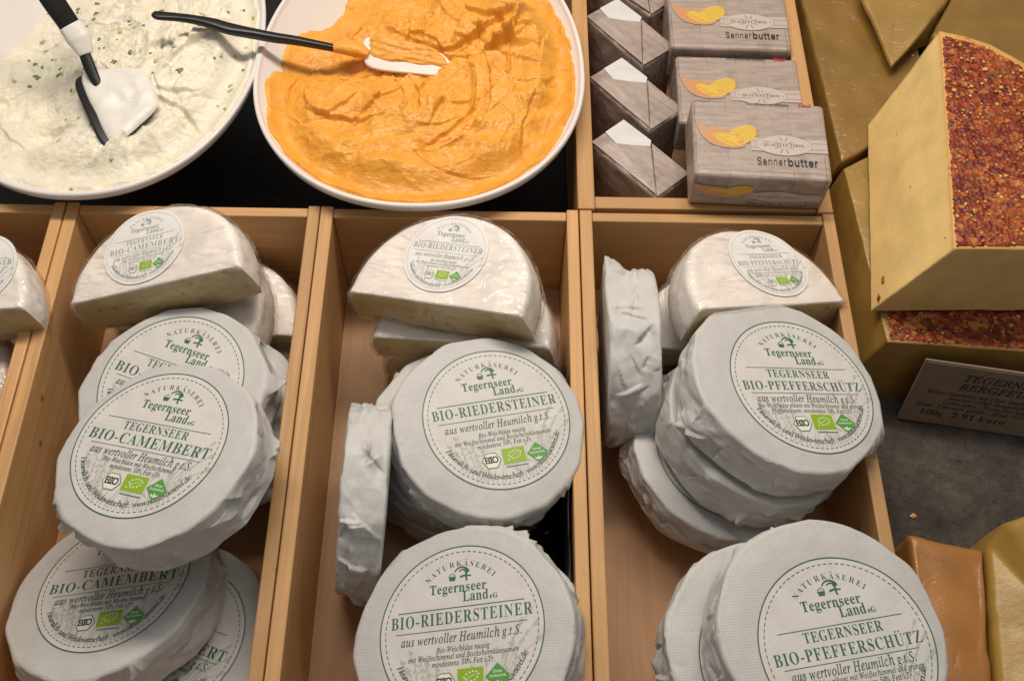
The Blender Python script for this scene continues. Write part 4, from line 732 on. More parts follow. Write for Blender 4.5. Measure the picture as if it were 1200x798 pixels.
def _fill(polys, offset=0.0):
    cu = bpy.data.curves.new('letter', 'CURVE')
    cu.dimensions = '2D'
    cu.fill_mode = 'BOTH'
    cu.offset = offset
    for poly in polys:
        sp = cu.splines.new('POLY')
        sp.points.add(len(poly) - 1)
        sp.points.foreach_set('co', [t for q in poly for t in (q[0], q[1], 0, 1)])
        sp.use_cyclic_u = True
    ob = bpy.data.objects.new('letter', cu)
    me = ob.to_mesh()
    V = np.array([(w.co.x, w.co.y) for w in me.vertices]).reshape(-1, 2)
    F = [tuple(f.vertices) for f in me.polygons]
    ob.to_mesh_clear()
    bpy.data.objects.remove(ob)
    bpy.data.curves.remove(cu)
    return V, F


def disc2(cx, cy, r, n=8):
    return [(cx + r * math.cos(t * 2 * math.pi / n), cy + r * math.sin(t * 2 * math.pi / n)) for t in range(n)]


def glyph(font, ch, off):
    key = (font, ch, off)
    if key in _glyph_cache:
        return _glyph_cache[key]
    base = {'ä': 'a', 'ö': 'o', 'ü': 'u', 'Ä': 'A', 'Ö': 'O', 'Ü': 'U'}.get(ch)
    sl = .22 if font == 'i' else 0.0
    if ch == ' ':
        r = (.36, np.zeros((0, 2)), [])
    elif ch in '.,:-/%':
        if ch == '/':
            polys, adv = [[(0, -.1), (.08, -.1), (.45, 1.1), (.37, 1.1)]], .46
        elif ch == '%':
            polys, adv = [disc2(.2, .78, .2), disc2(.2, .78, .11), disc2(.75, .22, .2), disc2(.75, .22, .11), [(.15, 0), (.23, 0), (.8, 1), (.72, 1)]], 1.0
        elif ch == '-':
            polys, adv = [[(.06, .30), (.44, .30), (.44, .40), (.06, .40)]], .50
        elif ch == '.':
            polys, adv = [disc2(.14, .08, .085)], .30
        elif ch == ',':
            polys, adv = [disc2(.14, .08, .085), [(.14, .05), (.22, .07), (.12, -.2), (.07, -.2)]], .30
        else:
            polys, adv = [disc2(.14, .08, .085), disc2(.14, .55, .085)], .32
        r = (adv, *_fill(polys, 0))
    elif base:
        a, V, F = glyph(font, base, off)
        lo, hi = V[:, 0].min(), V[:, 0].max()
        cx, y = (lo + hi) / 2, (.93 if base.islower() else 1.2)
        w = .16 if base.islower() else .2
        polys = [disc2(cx + s * w + sl * y * .5, y, .085) for s in (-1, 1)]
        V2, F2 = _fill(polys, 0)
        r = (a, np.vstack([V, V2]), F + [tuple(i + len(V) for i in f) for f in F2])
    elif ch in GLYPHS[font]:
        data = GLYPHS[font][ch]
        adv = data[0] / 1000
        polys = [[(d[i] / 1000, d[i + 1] / 1000) for i in range(0, len(d), 2)] for d in data[1:]]
        r = (adv, *_fill(polys, off))
    else:
        a, V, F = glyph('b', ch, -.014)
        V = V.copy()
        if font == 'i':
            V[:, 0] += V[:, 1] * .22
        r = (a, V, F)
    _glyph_cache[key] = r
    return r


class Print:
    """flat printing: 2-D triangles with an ink each"""

    def __init__(self):
        self.V, self.F, self.M, self.n = [], [], [], 0

    def add(self, V, F, ink):
        V = np.asarray(V, float).reshape(-1, 2)
        self.V.append(V)
        self.F += [tuple(i + self.n for i in f) for f in F]
        self.M += [ink] * len(F)
        self.n += len(V)

    def poly(self, pts, ink):
        self.add(pts, [tuple(range(len(pts)))], ink)

    def fill(self, polys, ink):
        self.add(*_fill(polys), ink)

    def width(self, s, font, cap, cond=1.0, track=0.0, off=0.0):
        return sum(glyph(font, c, off)[0] * cond + track for c in s) * cap - track * cap

    def tiles(self, quad, n, m, ink):
        a, b, c, d = [np.array(p, float) for p in quad]
        V = [a * (1 - u) * (1 - v) + b * u * (1 - v) + c * u * v + d * (1 - u) * v for v in np.linspace(0, 1, m + 1) for u in np.linspace(0, 1, n + 1)]
        self.add(V, [(j * (n + 1) + i, j * (n + 1) + i + 1, (j + 1) * (n + 1) + i + 1, (j + 1) * (n + 1) + i) for j in range(m) for i in range(n)], ink)

    def text(self, s, font, cap, x, y, ink, align=0, cond=1.0, track=0.0, off=0.0, slant=0.0, fit=None):
        if fit:
            cond = 1.0
            cond = (fit - track * cap * (len(s) - 1)) / self.width(s, font, cap, 1.0, 0.0, off)
        w = self.width(s, font, cap, cond, track, off)
        x = x - w * (.5 if align == 0 else (1 if align > 0 else 0))
        for c in s:
            a, V, F = glyph(font, c, off)
            if len(V):
                self.add(np.c_[x + (V[:, 0] * cond + V[:, 1] * slant) * cap, y + V[:, 1] * cap], F, ink)
            x += (a * cond + track) * cap

    def arc_text(self, s, font, cap, cx, cy, r, a0, a1, ink, inside=False, cond=1.0, off=0.0):
        """letters spread evenly from angle a0 to a1 (degrees); inside: read along the bottom of the circle"""
        adv = [glyph(font, c, off)[0] for c in s]
        tot = sum(adv)
        t = 0
        for c, a in zip(s, adv):
            mid = (t + a / 2) / tot
            t += a
            ang = math.radians(a0 + (a1 - a0) * mid)
            _, V, F = glyph(font, c, off)
            if not len(V):
                continue
            lx, ly = (V[:, 0] - a / 2) * cap * cond, V[:, 1] * cap
            if inside:
                ux, uy = np.array((-math.sin(ang), math.cos(ang))), np.array((-math.cos(ang), -math.sin(ang)))
            else:
                ux, uy = np.array((math.sin(ang), -math.cos(ang))), np.array((math.cos(ang), math.sin(ang)))
            o = np.array((cx + r * math.cos(ang), cy + r * math.sin(ang)))
            self.add(o + lx[:, None] * ux + ly[:, None] * uy, F, ink)

    def ring(self, r, w, ink, n=128, dash=None, cx=0, cy=0):
        if dash:
            for k in range(dash):
                a = 2 * math.pi * np.array((k, k + .3, k + .6)) / dash
                o = np.c_[cx + (r + w / 2) * np.cos(a), cy + (r + w / 2) * np.sin(a)]
                i = np.c_[cx + (r - w / 2) * np.cos(a), cy + (r - w / 2) * np.sin(a)]
                self.add(np.vstack([o, i]), [(0, 3, 4, 1), (1, 4, 5, 2)], ink)
        else:
            a = np.linspace(0, 2 * math.pi, n, endpoint=False)
            o = np.c_[cx + (r + w / 2) * np.cos(a), cy + (r + w / 2) * np.sin(a)]
            i = np.c_[cx + (r - w / 2) * np.cos(a), cy + (r - w / 2) * np.sin(a)]
            self.add(np.vstack([o, i]), [(k, k + n, (k + 1) % n + n, (k + 1) % n) for k in range(n)], ink)

    def line(self, pts, w, ink, w1=None):
        pts = np.asarray(pts, float)
        if len(pts) == 3 and abs(pts[0] - pts[2]).max() > .3:
            pts = np.c_[np.linspace(pts[0, 0], pts[2, 0], 21), np.linspace(pts[0, 1], pts[2, 1], 21)]
        d = np.gradient(pts, axis=0)
        d /= np.linalg.norm(d, axis=1)[:, None] + 1e-9
        nrm = np.c_[-d[:, 1], d[:, 0]]
        ww = np.linspace(w, w if w1 is None else w1, len(pts))[:, None] / 2
        self.add(np.vstack([pts + nrm * ww, pts - nrm * ww]),
                 [(k, k + len(pts), k + len(pts) + 1, k + 1) for k in range(len(pts) - 1)], ink)

    def ell(self, cx, cy, a, b, rot, ink, n=10):
        t = np.arange(n) * 2 * math.pi / n
        c, s = math.cos(rot), math.sin(rot)
        x, y = a * np.cos(t), b * np.sin(t)
        self.poly(np.c_[cx + x * c - y * s, cy + x * s + y * c], ink)


def make_print(kind):
    """the round label of one kind of cheese, radius 1"""
    P = Print()
    rs = np.random.RandomState(5)
    # layer 0: grey meadow flowers
    for (x0, y0, x1, y1, bend) in [(.50, -.72, .84, .14, .10), (.44, -.74, .72, .02, .05), (.55, -.66, .90, -.02, .12), (.40, -.78, .60, -.22, .02),
                                   (.60, -.62, .93, -.20, .10), (.34, -.80, .50, -.34, .0), (.52, -.7, .78, -.12, .03),
                                   (-.52, -.70, -.62, -.20, -.03), (-.44, -.76, -.50, -.28, -.02), (-.60, -.62, -.72, -.30, -.04), (-.36, -.80, -.42, -.34, -.02),
                                   (-.25, -.84, -.30, -.42, 0), (.25, -.84, .30, -.40, 0), (.1, -.86, .12, -.45, 0)]:
        t = np.linspace(0, 1, 8)
        x = x0 + (x1 - x0) * t + bend * np.sin(t * math.pi) * -1
        y = y0 + (y1 - y0) * t
        P.line(np.c_[x, y], .014, 2, .009)
        r = rs.uniform(.022, .034)
        a = math.atan2(y[-1] - y[-2], x[-1] - x[-2])
        P.ell(x1, y1, r * 1.7, r * .8, a, 2)
        for k in range(1 + rs.randint(3)):
            j = 2 + rs.randint(4)
            P.ell(x[j] + rs.uniform(-.03, .03), y[j], .045, .014, rs.uniform(.4, 2.6), 2)
        for k in range(4):
            j = 4 + k
            if x0 < 0 and j < 8:
                P.ell(x[j] + (.02 if k % 2 else -.02), y[j], .028, .013, a + (.7 if k % 2 else -.7), 2)
    for k in range(26):                                   # grass at the foot
        a = math.radians(225 + k * 3.6 + rs.uniform(-1, 1))
        r0, r1 = .90, .90 - rs.uniform(.08, .26)
        P.line(np.array([(math.cos(a) * r0, math.sin(a) * r0), (math.cos(a + .02) * (r0 + r1) / 2, math.sin(a + .02) * (r0 + r1) / 2),
                         (math.cos(a + .05) * r1, math.sin(a + .05) * r1)]), .022, 2, .004)
    lay1 = len(P.F)
    P.ring(.992, .014, 0)
    P.ring(.925, .009, 1, dash=84)
    P.arc_text('NATURKÄSEREI', 'b', .066, 0.0, .22, .535, 139, 41, 1, cond=.95, off=-.02)
    # emblem: a curved spout over a cup, and a little stand
    def em(x, y):
        return np.c_[np.asarray(x) * .92 + .0, (np.asarray(y) - .60) * .80 + .635]
    t = np.linspace(2.75, .25, 12)
    P.line(em(.02 + .10 * np.cos(t), .625 + .105 * np.sin(t)), .014, 0, .026)
    t = np.linspace(2.5, .6, 10)
    P.line(em(.035 + .062 * np.cos(t), .63 + .06 * np.sin(t)), .012, 0, .022)
    P.poly(em([-.155, -.055, -.068, -.14], [.60, .60, .535, .535]), 0)
    P.line(em([-.15, -.10, -.06], [.61, .65, .61]), .008, 0)
    P.line(em([.0, .075, .15], [.585, .60, .585]), .024, 0, .016)
    P.line(em([.085, .08, .088], [.65, .60, .52]), .026, 0, .022)
    P.ell(.085, .685, .030, .022, .3, 0)
    P.text('Tegernseer', 'b', .112, -.03, .445, 0, track=.03, fit=.70)
    P.text('Land', 'b', .118, .185, .325, 0, track=.03, fit=.315)
    P.text('eG', 'b', .056, .405, .325, 1, fit=.10)
    ser = dict(off=-.010, track=.07)
    if kind == 'riedersteiner':
        P.line([(-.77, .265), (0, .265), (.77, .265)], .010, 0)
        P.text('BIO-RIEDERSTEINER', 'b', .140, 0, .085, 0, fit=1.72, **ser)
        P.line([(-.80, .02), (0, .02), (.80, .02)], .007, 1)
        P.text('aus wertvoller Heumilch g.t.S.', 'i', .105, 0, -.125, 1, fit=1.46, track=.05, off=.012)
        small = [('Bio-Weichkäse nussig', .64), ('mit Weißschimmel und Bockshornkleesamen', 1.32), ('mindestens 50% Fett i.Tr.', .75)]
        y = -.235
    else:
        P.line([(-.74, .255), (0, .255), (.74, .255)], .008, 0)
        P.text('TEGERNSEER', 'b', .112, 0, .115, 0, fit=.93, **ser)
        P.text('BIO-CAMEMBERT' if kind == 'camembert' else 'BIO-PFEFFERSCHÜTZ', 'b', .142 if kind == 'camembert' else .128, 0, -.075, 0, fit=1.73, **ser)
        P.line([(-.78, -.125), (0, -.125), (.78, -.125)], .007, 1)
        P.text('aus wertvoller Heumilch g.t.S.', 'i', .105, 0, -.255, 1, fit=1.45, track=.05, off=.012)
        small = ([('Bio-Weichkäse mit Weißschimmel', 1.0), ('mindestens 50% Fett i.Tr.', .72)] if kind == 'camembert'
                 else [('Bio-Weichkäse pikant mit Weißschimmel und grünen', 1.52), ('Pfefferkörnern, mindestens 50% Fett i.Tr.', 1.19)])
        y = -.335
    for s, wd in small:
        P.text(s, 'i', .060, 0.02, y, 1, fit=wd, track=.04, off=.014)
        y -= .078
    # organic hexagon, leaf flag, diamond
    cx, cy = -.205, -.575
    hx = [(cx + .135 * math.cos(math.radians(a)), cy + .125 * math.sin(math.radians(a))) for a in range(0, 360, 60)]
    hi = [(cx + (x - cx) * .88, cy + (y2 - cy) * .88) for x, y2 in hx]
    hj = [(cx + (x - cx) * .82, cy + (y2 - cy) * .82) for x, y2 in hx]
    P.add(hx + hi, [(k, (k + 1) % 6, (k + 1) % 6 + 6, k + 6) for k in range(6)], 7)
    for k in range(6):
        P.poly([hi[k], hi[(k + 1) % 6], (cx, cy)], 6)
    P.text('B', 's', .084, cx - .058, cy - .032, 3, off=.05, align=0)
    P.text('I', 's', .084, cx - .006, cy - .032, 3, off=.05, align=0)
    P.text('O', 's', .084, cx + .050, cy - .032, 3, off=.05, align=0)
    P.line([(cx - .05, cy - .058), (cx, cy - .058), (cx + .05, cy - .058)], .008, 7)
    P.line([(cx - .07, cy - .078), (cx, cy - .078), (cx + .07, cy - .078)], .008, 7)
    fx, fy, fw, fh = .105, -.545, .155, .105
    P.tiles([(fx - fw, fy - fh), (fx + fw, fy - fh), (fx + fw, fy + fh), (fx - fw, fy + fh)], 8, 6, 4)
    stars = [(-.085, -.055), (-.055, -.02), (-.075, .005), (-.05, .04), (-.01, .055), (.03, .062), (.07, .055), (.095, .03), (.08, -.005), (.05, -.03), (.01, -.042), (-.03, -.045)]
    for sx, sy in stars:
        P.ell(fx + sx, fy + sy, .012, .012, 0, 6, 5)
    P.line([(fx - .05, fy - .02), (fx, fy + .01), (fx + .06, fy + .03)], .006, 6)
    P.line([(fx - .15, fy - .125), (fx - .06, fy - .125), (fx + .02, fy - .125)], .012, 2)
    P.line([(fx - .13, fy - .150), (fx, fy - .150), (fx + .16, fy - .150)], .012, 1)
    dx, dy, dd = .425, -.56, .145
    P.tiles([(dx - dd, dy), (dx, dy - dd), (dx + dd, dy), (dx, dy + dd)], 6, 6, 5)
    P.text('Ohne', 's', .032, dx, dy + .035, 6, off=.02)
    P.text('Gentechnik', 's', .030, dx, dy - .012, 6, off=.02, cond=.9)
    P.ell(dx, dy - .075, .03, .012, 1.57, 6, 8)
    P.ell(dx - .03, dy - .08, .026, .010, 2.5, 6, 8)
    P.ell(dx + .03, dy - .08, .026, .010, .64, 6, 8)
    P.arc_text('Heumilch- und Weidewirtschaft:  www.naturkaeserei.de', 'i', .070, 0, 0, .855, 205, 337, 1, inside=True, cond=1.0, off=.015)
    V = np.vstack(P.V)
    lay = np.ones(len(V))
    # paint order: flowers lowest, then the print, then print that lies on other print
    return V, P.F, np.array(P.M), P


PRINTS = {k: make_print(k) for k in ('camembert', 'riedersteiner', 'pfeffer')}
INK_LEVEL = np.array([2, 2, 1, 4, 2.6, 2.6, 3.4, 2.3])


def split_by_ink(V, F, M):
    """give every ink its own copy of the vertices, so each can lie at its own height"""
    newV, newF, newM, lev = [], [], [], []
    n = 0
    for k in sorted(set(M)):
        fs = [f for f, m in zip(F, M) if m == k]
        ids = sorted({i for f in fs for i in f})
        mp = {i: n + j for j, i in enumerate(ids)}
        newV.append(V[ids])
        lev += [INK_LEVEL[k]] * len(ids)
        newF += [tuple(mp[i] for i in f) for f in fs]
        newM += [k] * len(fs)
        n += len(ids)
    return np.vstack(newV), newF, newM, np.array(lev)


PRINTS = {k: split_by_ink(v[0], v[1], v[2]) for k, v in PRINTS.items()}


def put_label(root, kind, R, topz, mat, center=(0, 0), eps=.00022, name='label', inks=None, skip=0):
    """a printed round label lying on the surface topz(x, y); its lettering is a sub-part"""
    n, rings = 96, 22
    a = np.linspace(0, 2 * math.pi, n, endpoint=False)
    rr = np.linspace(0.02, 1, rings) * R
    X = center[0] + rr[:, None] * np.cos(a)
    Y = center[1] + rr[:, None] * np.sin(a)
    V = np.stack([X, Y, topz(X, Y) + eps], -1).reshape(-1, 3)
    F = [tuple(f) for f in gridfaces(rings, n)] + [tuple(range(n))]
    lab = mesh_obj(name, V, F, mat, root)
    V2, F2, M2, lev = PRINTS[kind]
    x, y = center[0] + V2[:, 0] * R, center[1] + V2[:, 1] * R
    W = np.c_[x, y, topz(x, y) + eps + .00009 * lev]
    if skip:
        F2, M2 = zip(*[(f, m) for f, m in zip(F2, M2) if not all(abs(math.hypot(*V2[i]) - .992) < .03 for i in f)])
    mesh_obj('lettering', W, F2, inks or PRINT, lab, smooth=True, midx=M2)
    return lab

# ------------------------------------------------------------------ the setting
FLOOR = -0.103
tag(rbox('counter', (3.2, 1.7, .05), BOARD, None, (0, .62, FLOOR - .0502), 0), kind='structure')
tag(rbox('slate_slab', (.80, .62, .05), SLATE, None, (.705, -.30, FLOOR - .0462), .002), kind='structure')
tag(rbox('counter_front', (3.2, .9, .05), BOARD, None, (0, -.69, FLOOR - .0524), 0), kind='structure')


# ------------------------------------------------------------------ wooden crates
def crate(x0, x1, y0, y1, label, group, tl=.0098, tr=.0092, tb=.0085, floor_t=.004):
    root = thing('wooden_crate', label, 'crate', group, Matrix.Translation(((x0 + x1) / 2, (y0 + y1) / 2, FLOOR + .0006)))
    w, d = x1 - x0, y1 - y0
    H = -FLOOR - .0006
    rbox('side_panel', (tl, d, H), WOOD_Y, root, (-w / 2 + tl / 2, 0, 0), .0011)
    rbox('side_panel', (tr, d, H), WOOD_Y, root, (w / 2 - tr / 2, 0, 0), .0011)
    cx = (tl - tr) / 2
    rbox('end_panel', (w - tl - tr - .0004, tb, H - .0012), WOOD_X, root, (cx, d / 2 - tb / 2 - .0016, 0), .0010)
    rbox('end_panel', (w - tl - tr - .0004, tb, H - .0012), WOOD_X, root, (cx, -d / 2 + tb / 2 + .0016, 0), .0010)
    rbox('bottom_panel', (w - tl - tr - .0006, d - 2 * tb - .004, floor_t), WOOD_F, root, (cx, 0, .0006), 0)
    return root


G_CR = 'wooden crates of soft cheese in a row'
YB, YF = 0.0, -0.452
crate(-.5000, -.3005, YF, YB, 'wooden crate at the left edge of the picture, mostly cut off', G_CR)
crate(-.2995, -.1030, YF, YB, 'wooden crate with the three big camembert discs in front of cut halves', G_CR)
crate(-.1022, .0986, YF, YB, 'wooden crate with black liner in the middle of the row', G_CR)
crate(.0996, .2995, YF, YB, 'wooden crate below the butter crate with an upright disc by its left side', G_CR)
crate(.0985, .2995, .0012, .3300, 'wooden crate holding grey butter packets behind the row', None, tl=.0135, tr=.0125, tb=.0115)

ln = thing('black_liner', 'black plastic liner on the right floor of the middle crate', 'liner', None, Matrix.Translation((0, 0, 0)))
lv = []
nu, nv = 40, 30
for i in range(nu):
    for j in range(nv):
        u, w = i / (nu - 1), j / (nv - 1)
        y = -.135 - .29 * u
        s = w * .205
        x0 = -.012 + .004 * math.sin(9 * u)
        x = x0 + s
        z = -.0965
        if x > .084:
            z += min(x - .084, .088)
            x = min(.084 + (z + .0965) * .03, .0875)
        lv.append((x, y, z + .0006 * math.sin(23 * u + 7 * w)))
lf = gridfaces(nu, nv, False)
o = mesh_obj('liner_sheet', lv, lf, LINER, ln)
sm = o.modifiers.new('thick', 'SOLIDIFY')
sm.thickness = .0006


# ------------------------------------------------------------------ paper-wrapped round cheeses
def wrapper_shape(seed, R, t, pleat=1.0):
    rs = np.random.RandomState(seed)
    nf = 19
    phi = (np.arange(nf) + rs.uniform(-.32, .32, nf)) * 2 * math.pi / nf
    cc = R * rs.uniform(.968, .992, nf)
    off = rs.uniform(-50, 50, 3)
    n1 = rs.randint(17, 22)
    n2 = 2 * n1 + 15
    # fold edges: place round the rim, way down the side, lean, half length, lift, how far the fold reaches
    folds = [(rs.uniform(0, 1), rs.uniform(.000, t * 1.15), rs.normal(0, .75) + (1.57 if rs.rand() < .3 else 0), rs.uniform(.006, .017),
              rs.uniform(.35, 1.0) * (1 if rs.rand() < .7 else -1), rs.uniform(.0035, .0085)) for q in range(46)]

    def rim(a):
        d = np.cos(a[..., None] - phi)
        d = np.clip(d, 1e-3, None) / cc
        return (d ** 90).sum(-1) ** (-1 / 90.0)

    def creases(a, v):
        """a: angle, v: way along the paper from the rim in metres (negative on top)"""
        w = .35 * perlin(np.cos(a) * 2.5 + off[0], np.sin(a) * 2.5 + off[1], v * 45 + off[2])
        u = (a / (2 * math.pi)) % 1.0
        big = facets(u * n1 + 1.6 * w, v / .0150 + 8.3 + .9 * w, seed, n1)
        fine = facets(u * n2 + 2.0 * w, v / .0058 + 20.1 - 1.1 * w, seed + 31, n2)
        # sharp fold edges: on one side the paper lies over, lifted, and falls back to the next fold
        step = 0
        for fu, fv_, lean, hl, lift, reach in folds:
            du = ((u - fu + .5) % 1.0 - .5) * 2 * math.pi * R
            dv = v - fv_
            al = du * math.sin(lean) + dv * math.cos(lean)
            ac = du * math.cos(lean) - dv * math.sin(lean) + .0016 * w
            step = step + lift * sstep(hl, hl * .35, np.abs(al)) * sstep(-.0005, .0005, ac) * np.exp(-np.maximum(ac, 0) / reach)
        return 0.6 * big + .18 * fine + 1.15 * step * sstep(-.001, .008, v)

    def topz(x, y):
        r = np.hypot(x, y)
        a = np.arctan2(y, x)
        s = r / rim(a)
        e = sstep(.76, 1.0, s)
        z = .0006 * perlin(x * 22 + off[0], y * 22 + off[1], off[2]) + .0004 * facets(x / .03 + off[0], y / .022 + off[1], seed, 997)
        return z + e * (.0009 * creases(a, (s - 1) * R) - .0008 * s)

    return rs, rim, topz, off, creases


def wrapper_mesh(seed, R, t, pleat=1.0):
    rs, rim, topz, off, creases = wrapper_shape(seed, R, t, pleat)
    n = 480
    gats = rs.uniform(0, 2 * math.pi, 4)
    a = np.linspace(0, 2 * math.pi, n, endpoint=False)
    rp = rim(a)
    e = .0030
    rows = []
    for s in np.concatenate([np.linspace(.02, .7, 8), np.linspace(.73, 1, 18)]):
        r = s * (rp - e)
        x, y = r * np.cos(a), r * np.sin(a)
        rows.append(np.stack([x, y, topz(x, y)], -1))
    rim0 = rows[-1][:, 2]
    side = np.linspace(0, math.pi / 2, 8)[1:]
    ds = np.linspace(0, 1, 34)[1:]
    prof = [((rp - e) + e * math.sin(q), -e + e * math.cos(q), .30 * q, .0, e * q) for q in side]
    prof += [(rp + .0006 * math.sin(d * math.pi), -e - (t - 1.7 * e) * d, .47 + .53 * min(1, d * 2.2), d, e * 1.57 + t * d) for d in ds]
    for q in np.linspace(0, math.pi / 2, 6)[1:]:
        prof.append((rp - e * .9 * (1 - math.cos(q)), -t + .7 * e - e * .7 * math.sin(q), 1.0, 1.0, e * 1.57 + t + .005 * q))
    for k, s in enumerate((.87, .78, .68, .5, .3, .1, .01)):
        prof.append((rp * s, -t - .0004, .8 * s, .9, e * 1.57 + t + .012 + .007 * k))
    for r, z, w, d, way in prof:
        r = r * np.ones(n)
        ca, sa = np.cos(a), np.sin(a)
        zz = z + rim0 * (1 - d)
        c = creases(a, way + 0 * a)
        amp = .55 + .6 * sstep(-.3, .5, perlin(ca * 2 + off[2], sa * 2, 1.0))
        gather = .6 * sum(np.exp(-(((a - g0 + math.pi) % (2 * math.pi) - math.pi) / .20) ** 2) for g0 in gats)
        amp = amp + .9 * gather
        disp = w * pleat * amp * .0040 * c - .0012 * w + .0022 * gather * w
        f = np.clip((r + disp) / r, .2, 1.5)
        c2 = creases(a + .31, way * 1.0 + .021 + 0 * a)
        zd = w * pleat * .0018 * c2
        rows.append(np.stack([r * ca * f, r * sa * f, np.minimum(zz + zd, rim0 + .0008)], -1))
    V = np.concatenate(rows)
    nr = len(rows)
    F = [tuple(q) for q in gridfaces(nr, n)]
    F.append(tuple(range(n)))
    F.append(tuple(range((nr - 1) * n, nr * n))[::-1])
    return V, F, topz


G_WR = 'paper-wrapped round soft cheeses'
LABEL_R = .0532


def wrapped(label, loc, tx, ty, rot, seed, kind=None, R=.0705, t=.034, pleat=1.0, shift=(0, 0), lab_r=LABEL_R):
    root = thing('wrapped_cheese', label, 'wrapped cheese', G_WR, pose(loc, tx, ty, rot))
    V, F, topz = wrapper_mesh(seed, R, t, pleat)
    V[:, 0] += shift[0]
    V[:, 1] += shift[1]
    mesh_obj('paper_wrapper', V, F, PAPER, root)
    if kind:
        put_label(root, kind, lab_r, lambda x, y: topz(x - shift[0], y - shift[1]), PAPER_IN)
    return root


CAM, RIE, PFE = 'camembert', 'riedersteiner', 'pfeffer'
# left crate
wrapped('white wrapped disc behind the topmost camembert disc, under the cut halves', (-.192, -.1588, .0029), 1.8, -7.3, -21.4, 21, CAM, .0690, shift=(.003, -.005))
wrapped('white wrapped camembert disc on top of its pile, its whole green label showing', (-.183, -.2246, .0459), -6.8, -12, -17.1, 22, CAM, .0690, shift=(.0065, -.004))
wrapped('wrapped camembert disc at the bottom left, its upper label hidden', (-.2167, -.2907, -.0315), -17.5, -12.8, .5, 23, CAM, .0712, shift=(-.003, -.003))
wrapped('wrapped disc beneath the bottom left camembert disc, only its right edge showing', (-.182, -.321, -.055), -9, -6, -20, 24, CAM)
wrapped('crumpled wrapped disc low in the camembert crate, peeking out beside the crate wall', (-.172, -.166, -.033), 2, -4, 0, 25)
# middle crate
wrapped('wrapped disc with nutty cheese label leaning in the middle of the liner crate', (.0375, -.1880, .0130), 3.0, 9.0, 14.0, 31, RIE, .0678, shift=(-.006, -.004), lab_r=.0512)
wrapped('wrapped disc beneath the upper labelled disc of the middle crate, only its edge showing', (.0165, -.178, -.030), 1, 4, 40, 32)
wrapped('lowest wrapped disc under the upper labelled disc of the middle crate', (.0150, -.180, -.0645), 0, 0, 90, 36)
wrapped('wrapped disc with nutty cheese label at the bottom centre of the picture', (.0175, -.3328, .0156), 0, -17.4, 2.7, 33, RIE, .0725, shift=(0, -.004))
wrapped('crumpled wrapped disc beneath the bottom centre disc, its right edge by the crate wall', (.0300, -.331, -.0200), 0, -14, 60, 34)
wrapped('wrapped disc standing on edge against the left wall of the middle crate', (-.0385, -.232, -.030), -3, 97, 0, 35, None, .0675, .030, 1.25)
# right crate
wrapped('wrapped pepper cheese disc on top of the leaning pile, its full label showing', (.2438, -.1699, .0327), -6.8, 15, 9.9, 41, PFE, .0715, shift=(-.0095, .003))
wrapped('crumpled wrapped disc second from the top of the leaning pepper cheese pile', (.2235, -.1775, -.001), -6.8, 14, 70, 42)
wrapped('wrapped disc at the foot of the leaning pile, its printed circle partly showing', (.2030, -.187, -.036), -3, 12, 120, 43, PFE)
wrapped('large wrapped pepper cheese disc at the bottom right, overlapping the crate', (.2402, -.3513, .0559), .6, 5.3, 11.1, 44, PFE, .0700, shift=(-.0055, .0095))
wrapped('wrapped disc right under the large bottom right disc, a sliver of its label showing', (.2135, -.3500, .0200), 0, 3, 5, 45, PFE, .0700, shift=(-.003, .008))
wrapped('crumpled shaded disc third down in the bottom right pile', (.2150, -.366, -.0155), 0, 2, 80, 46, None, .0705, .034, 1.3)
wrapped('lowest shaded wrapped disc of the bottom right pile', (.224, -.362, -.052), 0, 0, 150, 47)
wrapped('wrapped disc standing on edge by the left wall of the butter-side crate', (.1540, -.115, -.031), -4, 88, 0, 48, None, .0675, .037, 1.25)


# ------------------------------------------------------------------ halved cheeses in cling film
G_HF = 'halved white-rind cheeses in cling film'


